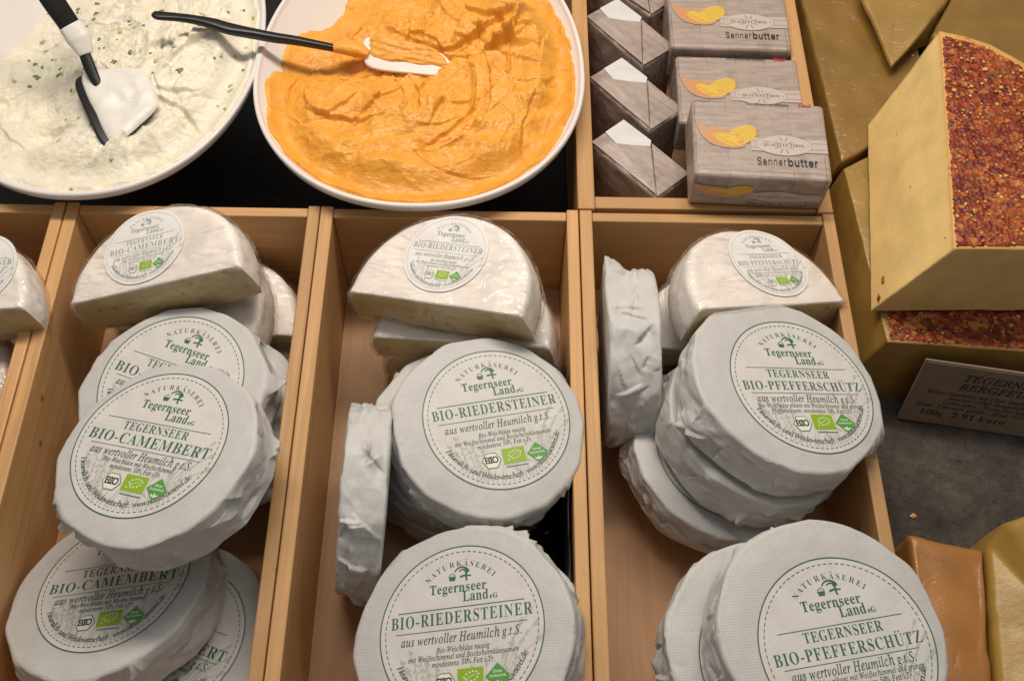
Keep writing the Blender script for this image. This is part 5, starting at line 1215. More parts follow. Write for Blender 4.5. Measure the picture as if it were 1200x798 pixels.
def half_cheese(label, loc, tx, ty, rot, seed, kind=None, dx=.0, chord=-.046, cy=-.040, R=.071, t=.038, rind=None, lab_r=.0325, rot_half=0.0):
    """origin = centre of the round sticker; the cut runs along y = chord"""
    root = thing('halved_cheese', label, 'halved cheese', G_HF, pose(loc, tx, ty, rot))
    rs = np.random.RandomState(seed)
    off = rs.uniform(-30, 30, 3)
    c = np.array((dx, cy))
    # outline: arc and chord, seen from a centre point inside
    yc = chord
    half = math.sqrt(max(R * R - (yc - cy) ** 2, 1e-6))
    a0 = math.atan2(yc - cy, half)
    a1 = math.pi - a0
    na, nc = 150, 100
    arc = [(c[0] + R * math.cos(t_), c[1] + R * math.sin(t_)) for t_ in np.linspace(a0, a1, na)]
    cut = [(c[0] - half + 2 * half * k / (nc + 1), yc) for k in range(1, nc + 1)]
    O = np.array(arc + cut)
    n = len(O)
    is_cut = np.array([False] * na + [True] * nc)
    cen = np.array((dx, (yc + cy + R) / 2 - .004))
    wob = 1 + .012 * perlin(O[:, 0] * 30 + off[0], O[:, 1] * 30, off[1])
    O = cen + (O - cen) * wob[:, None]
    cr = rot_half
    if cr:
        cs, sn = math.cos(cr), math.sin(cr)
        O = c + (O - c) @ np.array([[cs, sn], [-sn, cs]])

    def topz(x, y):
        return .0006 * perlin(x * 24 + off[0], y * 24 + off[1], off[2]) + .0004 * perlin(x * 75, y * 75 + off[1], off[0])

    e = np.where(is_cut, .0018, .0075)
    # soften the change of edge radius at the corners
    kern = np.ones(9) / 9
    e = np.convolve(np.r_[e[-4:], e, e[:4]], kern, 'valid')
    dirv = O - cen
    L = np.linalg.norm(dirv, axis=1)
    un_ = dirv / L[:, None]
    rows, tagr = [], []
    for s in np.concatenate([np.linspace(.02, .75, 14), np.linspace(.79, 1, 8)]):
        Pn = cen + un_ * (s * (L - e))[:, None]
        rows.append(np.c_[Pn, topz(Pn[:, 0], Pn[:, 1])])
        tagr.append(0)
    z0 = rows[-1][:, 2]
    for q in np.linspace(0, math.pi / 2, 8)[1:]:
        Pn = cen + un_ * (L - e + e * math.sin(q))[:, None]
        rows.append(np.c_[Pn, z0 - e + e * math.cos(q)])
        tagr.append(1)
    for d in np.linspace(0, 1, 20)[1:]:
        z = z0 * (1 - d) - e - (t - 1.5 * e) * d
        bul = np.where(is_cut, .0014 * math.sin(d * math.pi) + .0011 * perlin(O[:, 0] * 60, z * 60, off[0]) + .0022 * d, .0020 * math.sin(d * math.pi))
        bul = bul + .0008 * perlin(O[:, 0] * 120 + off[1], O[:, 1] * 120, z * 120)
        Pn = cen + un_ * (L + bul)[:, None]
        rows.append(np.c_[Pn, z])
        tagr.append(2)
    for s in (.97, .9, .6, .2):
        Pn = cen + un_ * (L * s)[:, None]
        rows.append(np.c_[Pn, -t + 0 * L])
        tagr.append(3)
    V = np.concatenate(rows)
    nr = len(rows)
    F = gridfaces(nr, n)
    rr, cc_ = F[:, 0] // n, F[:, 0] % n
    tg = np.array(tagr)
    paste_f = is_cut[cc_] & (tg[np.clip(rr + 1, 0, nr - 1)] >= 2)
    cap = [tuple(range(n))]

    def sub(faces, extra=()):
        ids = np.unique(np.concatenate([faces.ravel()] + [np.array(q) for q in extra]) if len(extra) else faces.ravel())
        mp = -np.ones(len(V), int)
        mp[ids] = np.arange(len(ids))
        return V[ids], [tuple(mp[list(f)]) for f in faces.tolist()] + [tuple(mp[list(q)]) for q in extra]

    mesh_obj('white_rind', *sub(F[~paste_f], cap), rind or RIND_W, root)
    mesh_obj('cut_face', *sub(F[paste_f]), PASTE_S, root)
    # the film: the same body, a little larger and wrinkled, drawn tight towards the cut
    ctr = np.r_[cen, -t / 2]
    dirn = V - ctr
    nrm = dirn / (np.linalg.norm(dirn, axis=1)[:, None] + 1e-9)
    pull = np.clip((R * .2 - (V[:, 1] - yc)) / (R * .7), 0, 1)
    wr = crumple(V[:, 0] * 42 + off[0] + V[:, 1] * 22, V[:, 1] * 60 + off[1], V[:, 2] * 30 + off[2], 3)
    wr2 = crumple(V[:, 0] * 120 + off[2], V[:, 1] * 45 + off[1], V[:, 2] * 45, 2)
    in_lab = 1 - sstep(lab_r * .95, lab_r * 1.2, np.hypot(V[:, 0], V[:, 1])) * 1.0 if kind else 0 * V[:, 0]
    amp = .0008 + .0012 * sstep(.55, 1.0, np.tile(L * 0, 1).mean() + np.hypot(V[:, 0] - cen[0], V[:, 1] - cen[1]) / (R * .75))
    fv = V + nrm * np.where((in_lab > 0) & (V[:, 2] > -.003), .0006 + (1 - in_lab) * (.0010 + amp * (.6 * wr + .4 * wr2)), .0016 + amp * (.6 * wr + .4 * wr2))[:, None]
    if kind:
        k = (in_lab > 0) & (V[:, 2] > -.003)
        fv[k, 2] = fv[k, 2] * (1 - in_lab[k]) + (V[k, 2] + .0005) * in_lab[k]
    fv[:, 2] = np.maximum(fv[:, 2], -t - .0015)
    keep = F[rr < nr - 4]
    fid = np.unique(keep)
    mp = -np.ones(len(V), int)
    mp[fid] = np.arange(len(fid))
    mesh_obj('cling_film', fv[fid], [tuple(mp[list(f)]) for f in keep.tolist()] + [tuple(mp[list(cap[0])])], FILM, root)
    if kind:
        put_label(root, kind, lab_r, topz, STICKER, eps=.0009, name='sticker', inks=PALE, skip=1)
    return root


half_cheese('halved camembert in film, topmost of its pile, with a round sticker', (-.2229, -.0571, .0222), .9, -15.8, 4.8, 61, CAM, dx=.010, chord=-.0365, cy=-.0325, R=.0685, t=.037)
half_cheese('halved white-rind cheese second in the left pile, its right end showing', (-.2050, -.045, -.021), 1, -9, -14, 62, None, dx=.005, t=.032)
half_cheese('halved white-rind cheese third in the left pile, sticking out at the right', (-.1885, -.040, -.050), 0, 0, -2, 63, None, t=.026)
half_cheese('lowest halved cheese of the left pile, close to the crate wall', (-.1905, -.046, -.0745), 0, 0, -6, 64, None, t=.024)
half_cheese('halved nutty cheese in film, topmost of the centre pile, with a round sticker', (-.0013, -.0638, .0286), .8, -16.2, -17.2, 65, RIE, dx=.003, chord=-.0415, cy=-.0335, R=.0700, t=.037)
half_cheese('halved cheese second in the centre pile, turned a little to the right', (.0150, -.0680, -.012), 0, -8, -8, 66, None, t=.030, R=.068)
half_cheese('halved cheese third in the centre pile, its left cut corner showing', (.020, -.066, -.045), 0, -3, -4, 67, None, t=.028, R=.067)
half_cheese('lowest halved cheese of the centre pile', (.0225, -.068, -.073), 0, 0, -6, 68, None, t=.026, R=.068)
half_cheese('halved pepper cheese in film, topmost of the right pile, with a round sticker', (.2358, -.0619, .0203), -9.7, 17, 18.9, 69, PFE, dx=-.013, chord=-.0390, cy=-.0300, R=.0660, t=.037)
half_cheese('halved cheese second in the right pile, its glossy film edge showing', (.2160, -.066, -.024), 0, 9, 3, 70, None, t=.030)
half_cheese('halved cheese third in the right pile, deep in the shade', (.2120, -.064, -.058), 0, 4, 1, 71, None, t=.030)
half_cheese('halved cheese at the left picture edge, only its right end and one letter showing', (-.3410, -.0810, .0220), 0, -9, 2, 72, RIE, dx=-.026, chord=-.0350, cy=-.031, R=.0700)
half_cheese('pinkish halved cheese low at the left picture edge', (-.3840, -.112, -.022), 0, -4, -6, 73, None, rind=RIND_P, t=.04)
half_cheese('pinkish halved cheese beneath the others at the left picture edge', (-.3760, -.130, -.064), 0, 0, -14, 74, None, rind=RIND_P, t=.034)


# ------------------------------------------------------------------ bowls of spread
RIM_Z = .020


class Bowl:
    def __init__(self, cx, cy, a, bf, bb, depth=.105):
        self.c = (cx, cy)
        self.a, self.bf, self.bb, self.depth = a, bf, bb, depth

    def rim(self, th):
        b = np.where(np.sin(th) < 0, self.bf, self.bb)
        p = 2.12
        return (np.abs(np.cos(th) / self.a) ** p + np.abs(np.sin(th) / b) ** p) ** (-1 / p)

    def inner(self, s):
        return RIM_Z - self.depth * (1 - np.clip(s, 0, 1) ** 1.4)

    def build(self, label):
        root = thing('serving_bowl', label, 'bowl', 'white bowls of cheese spread', Matrix.Translation((self.c[0], self.c[1], FLOOR + .0005)))
        n = 160
        th = np.linspace(0, 2 * math.pi, n, endpoint=False)
        R = self.rim(th)
        rows = []
        z00 = FLOOR + .0005
        for s in np.concatenate([np.linspace(.01, .9, 22), np.linspace(.93, 1, 6)]):
            rows.append(np.c_[R * s * np.cos(th), R * s * np.sin(th), self.inner(s) - z00 + 0 * th])
        t = .0042
        for q in np.linspace(0, math.pi, 9)[1:]:
            rr = R + t / 2 - t / 2 * math.cos(q)
            rows.append(np.c_[rr * np.cos(th), rr * np.sin(th), RIM_Z + .0022 * math.sin(q) - z00 + 0 * th])
        for s in np.concatenate([np.linspace(.99, .55, 16), [.5, .3, .01]]):
            rr = R * s + t
            z = np.maximum(self.inner(s) - .0045, z00) - z00
            rows.append(np.c_[rr * np.cos(th), rr * np.sin(th), z + 0 * th])
        V = np.concatenate(rows)
        mesh_obj('bowl_body', V, gridfaces(len(rows), n), MELAMINE, root)
        return root

    def fill(self, name, label, mat, height, nr=250, nt=560, thin=None):
        root = thing(name, label, 'spread', None, Matrix.Translation((self.c[0], self.c[1], 0)))
        th = np.linspace(0, 2 * math.pi, nt, endpoint=False)
        R = self.rim(th)
        s = np.linspace(.015, .995, nr)[:, None]
        # push the grid in and out a little so that no rings show
        X = s * R * np.cos(th)
        Y = s * R * np.sin(th)
        zb = self.inner(s + 0 * th)
        z = height(X + self.c[0], Y + self.c[1], s + 0 * th, th + 0 * s)
        z = np.maximum(z, zb - .0016)
        k = sstep(.74, .965, s + 0 * th)
        z = z - k * .85 * np.maximum(0, z - (zb + .0035 + .0015 * perlin(X * 70, Y * 70, 1.4)))
        k = sstep(.962, .990, s + 0 * th + .02 * perlin(X * 60, Y * 60, 4.4))
        z = z * (1 - k) + np.minimum(z, zb - .0012) * k
        V = np.stack([X, Y, z], -1).reshape(-1, 3)
        F = gridfaces(nr, nt)
        # leave out what lies wholly beneath the bowl's inner wall
        under = (z < zb - .0008).reshape(-1)
        keep = ~under[F].all(1)
        F = [tuple(f) for f in F[keep]] + [tuple(range(nt))]
        mesh_obj('spread_mass', V, F, mat, root)
        return root


def bell(x, y, cx, cy, rx, ry, rot=0.0):
    c, s = math.cos(rot), math.sin(rot)
    u, v = (x - cx) * c + (y - cy) * s, -(x - cx) * s + (y - cy) * c
    return np.exp(-(u / rx) ** 2 - (v / ry) ** 2)


def folds_soft(x, y, sc, seed, rot):
    """soft, rolled folds of a thick paste, rounded on top and creased between"""
    wx = x + .022 * perlin(x * 18 + seed, y * 18, seed) + .006 * perlin(x * 55, y * 55 + seed, 2.)
    wy = y + .022 * perlin(x * 18, y * 18 + seed, seed + 5) + .006 * perlin(x * 55 + seed, y * 55, 7.)
    c, s = math.cos(rot), math.sin(rot)
    u, v = wx * c + wy * s, -wx * s + wy * c
    a = np.sqrt(perlin(u * sc, v * sc * 2.2, seed) ** 2 + .0015)
    b = np.sqrt(perlin(u * sc * 2.3 + 9, v * sc * 4.2, seed + 3) ** 2 + .002)
    return a * 1.5 + b * .55


def strokes(x, y, z, n, seed, box, wid, depth, turn):
    """lays n smears of a spatula over the relief z, one after another: each leaves a streaked track with a raised lip"""
    rs = np.random.RandomState(seed)
    wob = .0022 * perlin(x * 70, y * 70, seed) + .0010 * perlin(x * 190, y * 190, seed + 2)
    for k in range(n):
        px, py = rs.uniform(box[0], box[1]), rs.uniform(box[2], box[3])
        rad = rs.uniform(.035, .14) * (1 if rs.rand() < .6 else -1)
        head = turn + rs.normal(0, .75)
        span = rs.uniform(.030, .075)
        w = rs.uniform(*wid)
        cx, cy = px - rad * math.sin(head), py + rad * math.cos(head)
        dx, dy = x - cx, y - cy
        t = (np.hypot(dx, dy) - abs(rad)) * (1 if rs.rand() < .5 else -1)
        a0 = math.atan2(py - cy, px - cx)
        al = (np.arctan2(dy, dx) - a0 + math.pi) % (2 * math.pi) - math.pi
        al = al * abs(rad)
        end = sstep(span, span * .55, np.abs(al) + 2 * wob)
        m = sstep(w / 2 + .0008, w / 2 - .0010, np.abs(t) + wob) * end
        # level of the paste along the middle of the track
        here = float(np.median(z[m > .5])) if (m > .5).sum() > 20 else None
        if here is None:
            continue
        streak = .0004 * perlin(t * 420 + 5 * seed, al * 22, k) + .0007 * perlin(t * 170, al * 12, k + .5)
        low = z * .55 + here * .45 - depth * rs.uniform(.2, 1.0) + t * rs.uniform(-.08, .14) + streak
        z = z * (1 - m) + low * m
        lip = np.exp(-((np.abs(t + wob) - w / 2 - .0004) / .0016) ** 2) * (t > 0) * end
        z = z + lip * rs.uniform(.0004, .0019) * (1 + .8 * perlin(al * 120, k, 0.5))
        # paste heaped up where the stroke stopped
        z = z + rs.uniform(.0006, .0028) * np.exp(-((al - span * .72) / .0055) ** 2 - (t / (w * .55)) ** 2) * (1 + .6 * perlin(x * 160, y * 160, k))
    return z


B2 = Bowl(-.0300, .1225, .1315, .1345, .172)
B2.build('white oval bowl full of orange spread')


def h_orange(x, y, s, th):
    lev = .0030 + .003 * np.cos(th + 1.6)
    lev = lev - .030 * bell(x, y, -.118, .225, .050, .075, .4) - .020 * bell(x, y, -.02, .262, .04, .035) - .009 * bell(x, y, .100, .17, .018, .06)
    z = RIM_Z + lev - .004 * sstep(.85, 1.0, s) * (1.0 + 1.2 * perlin(x * 40, y * 40, 3.0))
    z = z + .020 * bell(x, y, .045, .165, .038, .030, .5) + .012 * bell(x, y, .02, .19, .05, .018, .3)
    z = z - .016 * bell(x, y, -.105, .140, .045, .026, -.1) - .010 * bell(x, y, -.02, .118, .045, .014, -.25)
    z = z + .007 * bell(x, y, -.035, .090, .045, .016, .2)
    z = z + .0060 * fbm(x * 16, y * 16, 2.2, 2)
    z = strokes(x, y, z, 52, 4, (-.15, .09, .0, .26), (.009, .028), .0036, .35)
    calm = 1 - .8 * bell(x, y, -.105, .145, .045, .025, -.1)
    z = z + calm * (.0045 * folds_soft(x, y, 10, 2.4, .4) + .0032 * fbm(x * 34, y * 34, 9.2, 2))
    z = z - .006 * bell(x, y, -.110, .138, .038, .020, -.12) - .003
    return z + .0011 * fbm(x * 75, y * 75, 3.1, 3) + .0006 * crumple(x * 170, y * 170, 1., 2)


B2.fill('orange_spread', 'orange paprika cheese spread smeared in swirls in the right bowl', ORANGE, h_orange)

B1 = Bowl(-.2915, .1510, .1250, .1575, .172)
B1.build('white oval bowl of herb cream at the top left corner')


def h_cream(x, y, s, th):
    lev = -.0005 + .003 * np.cos(th)
    lev = lev - .030 * bell(x, y, -.370, .20, .045, .09, -.2) - .018 * bell(x, y, -.335, .085, .025, .045, .2) - .02 * bell(x, y, -.30, .24, .05, .05)
    z = RIM_Z + lev - .005 * sstep(.85, 1.0, s) * (1 + 1.2 * perlin(x * 36, y * 36, 8.))
    z = z + .012 * bell(x, y, -.215, .150, .035, .030, .4) + .006 * bell(x, y, -.25, .05, .05, .02, .3)
    z = z + .0050 * fbm(x * 17, y * 17, 5.2, 2)
    z = strokes(x, y, z, 46, 9, (-.40, -.18, .02, .29), (.010, .028), .0030, 1.0)
    z = z + .0040 * folds_soft(x, y, 10, 6.1, 1.1) + .0028 * fbm(x * 34, y * 34, 4.4, 2) - .003
    return z + .0012 * fbm(x * 75, y * 75, 7.1, 3) + .0006 * crumple(x * 160, y * 160, 6., 2)


cream = B1.fill('herb_cream', 'white herb cream with green chive bits in the left bowl', CREAM, h_cream)
# chive bits, strewn
rs = np.random.RandomState(3)
cv, cf, cm = [], [], []
mesh_cream = [o for o in cream.children][0].data
cvv = np.zeros(len(mesh_cream.vertices) * 3)
mesh_cream.vertices.foreach_get('co', cvv)
cvv = cvv.reshape(-1, 3)
used_v = np.unique([i for f in mesh_cream.polygons for i in f.vertices])
for k in range(150):
    x, y, z = cvv[used_v[rs.randint(len(used_v))]]
    th, s = math.atan2(y, x), 0
    f_out = math.hypot(x, y) / float(B1.rim(np.array([th]))[0])
    if f_out > .95 or rs.rand() > .25 + f_out:
        continue
    l, w, hgt = rs.uniform(.0012, .0036) , rs.uniform(.0009, .0024), rs.uniform(.0002, .0008)
    a = rs.uniform(0, math.pi)
    ca, sa = math.cos(a), math.sin(a)
    b = len(cv)
    for ux, uy, uz in ((-1, -.7, -.5), (1, -1, -.5), (.8, 1, -.5), (-.9, .8, -.5), (-.8, -.5, .8), (.8, -.7, 1), (.6, .7, .8), (-.7, .6, .9)):
        cv.append((x + (ux * l * ca - uy * w * sa), y + (ux * l * sa + uy * w * ca), z + uz * hgt))
    cf += [tuple(b + i for i in f) for f in ((3, 2, 1, 0), (4, 5, 6, 7), (0, 1, 5, 4), (1, 2, 6, 5), (2, 3, 7, 6), (3, 0, 4, 7))]
    cm += [int(rs.rand() < .35)] * 6
tag(mesh_obj('chive_bits', cv, cf, [HERB, HERB2], cream, True, cm), kind='stuff')


# ------------------------------------------------------------------ spatulas
def sweep(name, pts, wid, thk, mat, parent, n=16, up=(0, 0, 1)):
    """a bar of rounded section along a smooth path, with a width and a thickness at each point"""
    P = np.array(pts, float)
    k = len(P)
    tt = np.linspace(0, k - 1, 10 * (k - 1) + 1)
    i = np.clip(tt.astype(int), 0, k - 2)
    f = (tt - i)[:, None]
    Pm, Pp = P[np.clip(i - 1, 0, k - 1)], P[np.clip(i + 2, 0, k - 1)]
    A, Bq = P[i], P[i + 1]
    C = .5 * ((2 * A) + (Bq - Pm) * f + (2 * Pm - 5 * A + 4 * Bq - Pp) * f ** 2 + (3 * A - Pm - 3 * Bq + Pp) * f ** 3)
    w = np.interp(tt, range(k), wid)
    h = np.interp(tt, range(k), thk)
    T = np.gradient(C, axis=0)
    T /= np.linalg.norm(T, axis=1)[:, None]
    S = np.cross(T, up)
    S /= np.linalg.norm(S, axis=1)[:, None]
    U = np.cross(S, T)
    q = np.arange(n) * 2 * math.pi / n
    cx, sx = np.cos(q), np.sin(q)
    cx, sx = np.sign(cx) * np.abs(cx) ** .7, np.sign(sx) * np.abs(sx) ** .7
    V = C[:, None] + S[:, None] * (w[:, None, None] / 2 * cx[None, :, None]) + U[:, None] * (h[:, None, None] / 2 * sx[None, :, None])
    m = len(C)
    F = [tuple(r) for r in gridfaces(m, n)]
    F += [tuple(range(n))[::-1], tuple(range((m - 1) * n, m * n))]
    return mesh_obj(name, V.reshape(-1, 3), F, mat, parent, outward=True)


def plate(name, quad, thick, mat, parent, nu=26, nv=26, bend=0.0, relief=None, round_=.12):
    """a blade: a four-cornered sheet with rounded corners, thickness and a gentle bend"""
    a, b, c, d = [np.array(p, float) for p in quad]
    nrm = np.cross(b - a, d - a)
    nrm /= np.linalg.norm(nrm)
    if nrm[2] < 0:
        nrm = -nrm
    n = 64
    t = np.arange(n) * 2 * math.pi / n
    ex = 2 / (1 - min(.8, 1 - round_ * 2)) if round_ else 2
    p = 5.0
    r = (np.abs(np.cos(t)) ** p + np.abs(np.sin(t)) ** p) ** (-1 / p)
    rows = []

    def at(u, v):
        u, v = u[:, None] * .5 + .5, v[:, None] * .5 + .5
        return a * (1 - u) * (1 - v) + b * u * (1 - v) + c * u * v + d * (1 - u) * v

    for s in np.linspace(.02, 1, nu):
        u, v = s * r * np.cos(t), s * r * np.sin(t)
        h = bend * (u * u - .5) + (relief(u, v, s) if relief is not None else 0)
        rows.append(at(u, v) + nrm * (np.zeros(n) + h + thick * (.5 if s < .97 else .35))[:, None])
    for s in (1.0, .96, .5, .02):
        u, v = s * r * np.cos(t), s * r * np.sin(t)
        rows.append(at(u, v) + nrm * (np.zeros(n) + bend * (u * u - .5) - thick * (.5 if s < .97 else .35))[:, None])
    V = np.concatenate(rows)
    F = [tuple(q) for q in gridfaces(len(rows), n)] + [tuple(range(n)), tuple(range((len(rows) - 1) * n, len(rows) * n))]
    return mesh_obj(name, V, F, mat, parent, outward=True)


sp = thing('spatula', 'black spatula thickly coated with white cream, stuck in the left bowl', 'spatula', 'spatulas in the spread bowls', Matrix.Translation((0, 0, 0)))
q1 = [(-.3085, .1040, .0270), (-.2690, .0330, .0205), (-.2385, .0750, .0230), (-.2570, .1090, .0290)]
q1 = [tuple(np.mean(q1, 0) + (np.array(p) - np.mean(q1, 0)) * 1.08) for p in q1]
sweep('handle', [(-.332, .175, .104), (-.3190, .1440, .084), (-.3055, .1290, .060), (-.2990, .121, .049), (-.2910, .104, .036), (-.284, .092, .0275)],
      [.018, .0185, .0170, .009, .0095, .006], [.009, .009, .009, .007, .006, .005], BLACK_P, sp)
plate('blade', q1, .0030, BLACK_P, sp, bend=-.002)


def lerpq(q, k):
    q = np.array(q)
    m = q.mean(0)
    return m + (q - m) * k


qc = lerpq(q1, .975) + np.array((.004, .0035, .0022))
plate('cream_coat', qc, .002, COATED, sp, nu=40, relief=lambda u, v, s: .0020 * (1 - s ** 10) + .0011 * perlin(u * 2.1, v * 2.1 + 4, 1.) - .002 * np.exp(-(((u - .35) / .3) ** 2 + ((v + .1) / .5) ** 2)) - .001 * s ** 8)
sweep('cream_lump', [(-.3048, .1285, .0595), (-.299, .122, .052), (-.294, .113, .044)], [.0185, .0195, .011], [.0105, .0110, .006], COATED, sp)

s2 = thing('spatula', 'black-handled white spatula lying across the rim of the orange spread bowl', 'spatula', 'spatulas in the spread bowls', Matrix.Translation((0, 0, 0)))
sweep('handle', [(-.2475, .1585, .0455), (-.2440, .1567, .0450), (-.228, .1560, .0440), (-.2135, .1544, .0430), (-.1985, .1515, .0415), (-.1853, .1480, .0400), (-.1647, .1458, .0370), (-.1500, .1462, .0330), (-.1317, .1485, .0275), (-.0993, .1509, .0170), (-.090, .1513, .0150)],
      [.005, .0085, .0075, .0075, .0100, .0105, .0080, .0075, .0070, .0055, .004], [.004, .0045, .005, .006, .007, .007, .008, .008, .007, .006, .004], BLACK_P, s2)
q2 = [(-.0776, .1349, .010), (.0063, .1290, .0065), (-.0150, .1520, .0165), (-.0806, .1625, .0220)]
plate('blade', q2, .0036, MELAMINE, s2, bend=-.001)
qo = np.array(q2) * .86 + np.array(q2).mean(0) * .14 + np.array((.0, .0022, .0021))
plate('spread_smear', qo, .0012, ORANGE, s2, nu=36, relief=lambda u, v, s: .0022 * (1 - s ** 4) + .0011 * perlin(u * 3, v * 3, 2.) - .0018 * sstep(-.2, -1.0, v) + .0014 * sstep(.2, 1.0, v))
sweep('spread_lump', [(-.104, .1512, .019), (-.094, .1512, .0185), (-.084, .1495, .0180), (-.0745, .145, .0165)], [.009, .0125, .014, .006], [.007, .010, .011, .005], ORANGE, s2)


# ------------------------------------------------------------------ butter packets
SCOOP_L = plain('pale_scoop_print', (.52, .33, .21), .4)
BAND_P = plain('lens_print', (.55, .485, .44), .4)
G_BU = 'grey butter packets'
PW, PD, PT = .1045, .0765, .036


def dents(V, seed):
    amp = .05 if seed < 84 else 1.0
    off = np.random.RandomState(seed).uniform(-20, 20, 3)
    return amp * (.0012 * perlin(V[:, 0] * 35 + off[0], V[:, 1] * 35 + off[1], V[:, 2] * 35 + off[2])
            + .0008 * crumple(V[:, 0] * 60 + off[0], V[:, 1] * 60, V[:, 2] * 60, 2))


def packet_body(root, sx, sy, sz, seed, bulge=.0012):
    """soft-edged parcel, centre of its bottom at the origin"""
    n = 40
    V, F = [], []
    e = .0032
    lin = [(1 - math.cos(math.pi * i / (n - 1))) / 2 * 2 - 1 for i in range(n)]
    for ax in range(3):
        for sg in (-1, 1):
            b = len(V)
            for i in range(n):
                for j in range(n):
                    p = np.zeros(3)
                    p[ax] = sg
                    p[(ax + 1) % 3] = lin[i]
                    p[(ax + 2) % 3] = lin[j]
                    h = np.array((sx, sy, sz)) / 2
                    q = p * h
                    inn = np.clip(q, -(h - e), h - e)
                    d = q - inn
                    l = np.linalg.norm(d)
                    if l > 1e-9:
                        q = inn + d / l * e
                    V.append(q)
            for i in range(n - 1):
                for j in range(n - 1):
                    f = (b + i * n + j, b + (i + 1) * n + j, b + (i + 1) * n + j + 1, b + i * n + j + 1)
                    F.append(f if sg > 0 else f[::-1])
    V = np.array(V)
    nn = V / np.array((sx, sy, sz)) * 2
    dis = dents(V, seed)
    V = V + nn * dis[:, None]
    V[:, 2] += sz / 2
    return mesh_obj('wrapper', V, F, WRAP, root)


def smooth(pts, k=4):
    """closed outline through the points, rounded off"""
    p = np.array(pts, float)
    out = []
    n = len(p)
    for i in range(n):
        a, b, c, d = p[i - 1], p[i], p[(i + 1) % n], p[(i + 2) % n]
        for j in range(k):
            f = j / k
            out.append(tuple(.5 * (2 * b + (c - a) * f + (2 * a - 5 * b + 4 * c - d) * f * f + (3 * b - a - 3 * c + d) * f ** 3)))
    return out


def butter_print():
    """front picture of a packet: origin in its centre, x to the right, metres"""
    P = Print()
    w, h = PW / 2, PD / 2
    P.poly([(-.008, .0005), (w - .0015, .0005), (w - .0015, -.0125), (-.008, -.0125)], 0)          # pale band
    for yy in (-.0030, -.0092):
        P.line([(-.008, yy), (.02, yy), (w - .0015, yy)], .0011, 1)
    t = np.linspace(0, math.pi, 18)
    lens = [(.0175 + .0215 * math.cos(a), -.0060 + .0100 * math.sin(a) * (1 - .10 * abs(math.cos(a)))) for a in t]
    lens += [(2 * .0175 - x, 2 * -.0060 - y) for x, y in lens[1:-1]]
    P.poly([(.0175 + (x - .0175) * 1.03, -.0060 + (y + .0060) * 1.05) for x, y in lens], 1)
    P.poly(lens, 7)
    for k in range(8):
        a = k * math.pi / 4 + .39
        P.ell(.0175 + .0055 * math.cos(a), -.0060 + .0062 * math.sin(a), .0032, .0008, a, 8, 8)
    P.text('QUALITÄT TIROL', 'b', .0027, .0175, -.0073, 4, fit=.0320, track=.12, off=.0)
    P.ell(-.0010, -.0060, .0005, .0005, 0, 4, 6)
    P.ell(.0360, -.0060, .0005, .0005, 0, 4, 6)
    P.text('Senner', 's', .0072, -.0045, -.0260, 4, align=-1, track=.06, off=-.004, fit=.0225)
    P.text('butter', 's', .0072, .0190, -.0260, 4, align=-1, track=.08, off=.035, fit=.0230)
    P.text('umschlossen und veredelt in', 'i', .0019, .0080, h - .0038, 4, off=.015, fit=.034)
    P.text('Tirol', 'i', .0028, .0365, h - .0036, 5, off=.05, fit=.0105)
    P.line([(-w + .006, -h + .006), (0, -h + .0058), (w - .008, -h + .006)], .0003, 1)
    # orange scoop with a curl of butter
    sc = np.array([(-.0505, .0180), (-.0480, .0125), (-.0400, .0100), (-.0310, .0088), (-.0200, .0060), (-.0125, -.0010), (-.0120, -.0075), (-.0180, -.0108), (-.0300, -.0106), (-.0400, -.0065), (-.0470, .0030)])
    P.fill([smooth(sc)], 2)
    m = np.array((-.026, -.001))
    P.fill([smooth(m + (sc - m) * .86)], 9)
    cu = [(-.0370, .0030), (-.0310, .0052), (-.0250, .0035), (-.0215, .0075), (-.0150, .0112), (-.0085, .0128), (-.0042, .0108), (-.0030, .0050), (-.0055, -.0005), (-.0120, -.0060), (-.0200, -.0090), (-.0275, -.0072), (-.0335, -.0030)]
    P.fill([smooth(cu)], 3)
    for k in range(9):
        tt = k / 8
        x0, y0 = -.0225 + .0165 * tt, .0062 + .0058 * min(1, tt * 1.15)
        q = np.linspace(0, 1, 6)
        P.line(np.c_[x0 + .0048 * np.sin(q * 2.2), y0 - q * (.0142 - .003 * tt)], .00055, 6, .0003)
    q = np.linspace(0, 1, 6)
    P.line(np.c_[-.0360 + .0125 * q, .0028 - .0042 * np.sin(q * 2.6)], .0010, 6, .0006)
    for k in range(3):
        P.line(np.c_[-.0340 + .003 * k + .012 * q, -.0015 - .0018 * k - .0040 * q], .0004, 6, .0003)
    return np.vstack(P.V), P.F, np.array(P.M)


def bsplit(V, F, M):
    lev = {0: 1.2, 1: 1.6, 2: 2.0, 9: 2.3, 3: 2.6, 4: 3.2, 5: 3.2, 6: 3.2, 7: 1.9, 8: 2.2}
    nv, nf, nm, n = [], [], [], 0
    order = sorted(set(M))
    # the lens: its rim lies between band and fill; keep insertion order by small steps
    for i, (f, m) in enumerate(zip(F, M)):
        pts = V[list(f)]
        nv.append(np.c_[pts, np.full(len(f), lev[m] * 4e-5 + i * 1e-8)])
        nf.append(tuple(range(n, n + len(f))))
        nm.append(m)
        n += len(f)
    return np.vstack(nv), nf, nm


BPV, BPF, BPM = bsplit(*butter_print())
BINK = [BAND, BAND_D, SCOOP_L, CURL, INK_K, INK_R, CURL_D, BAND_P, BAND_D, SCOOP]


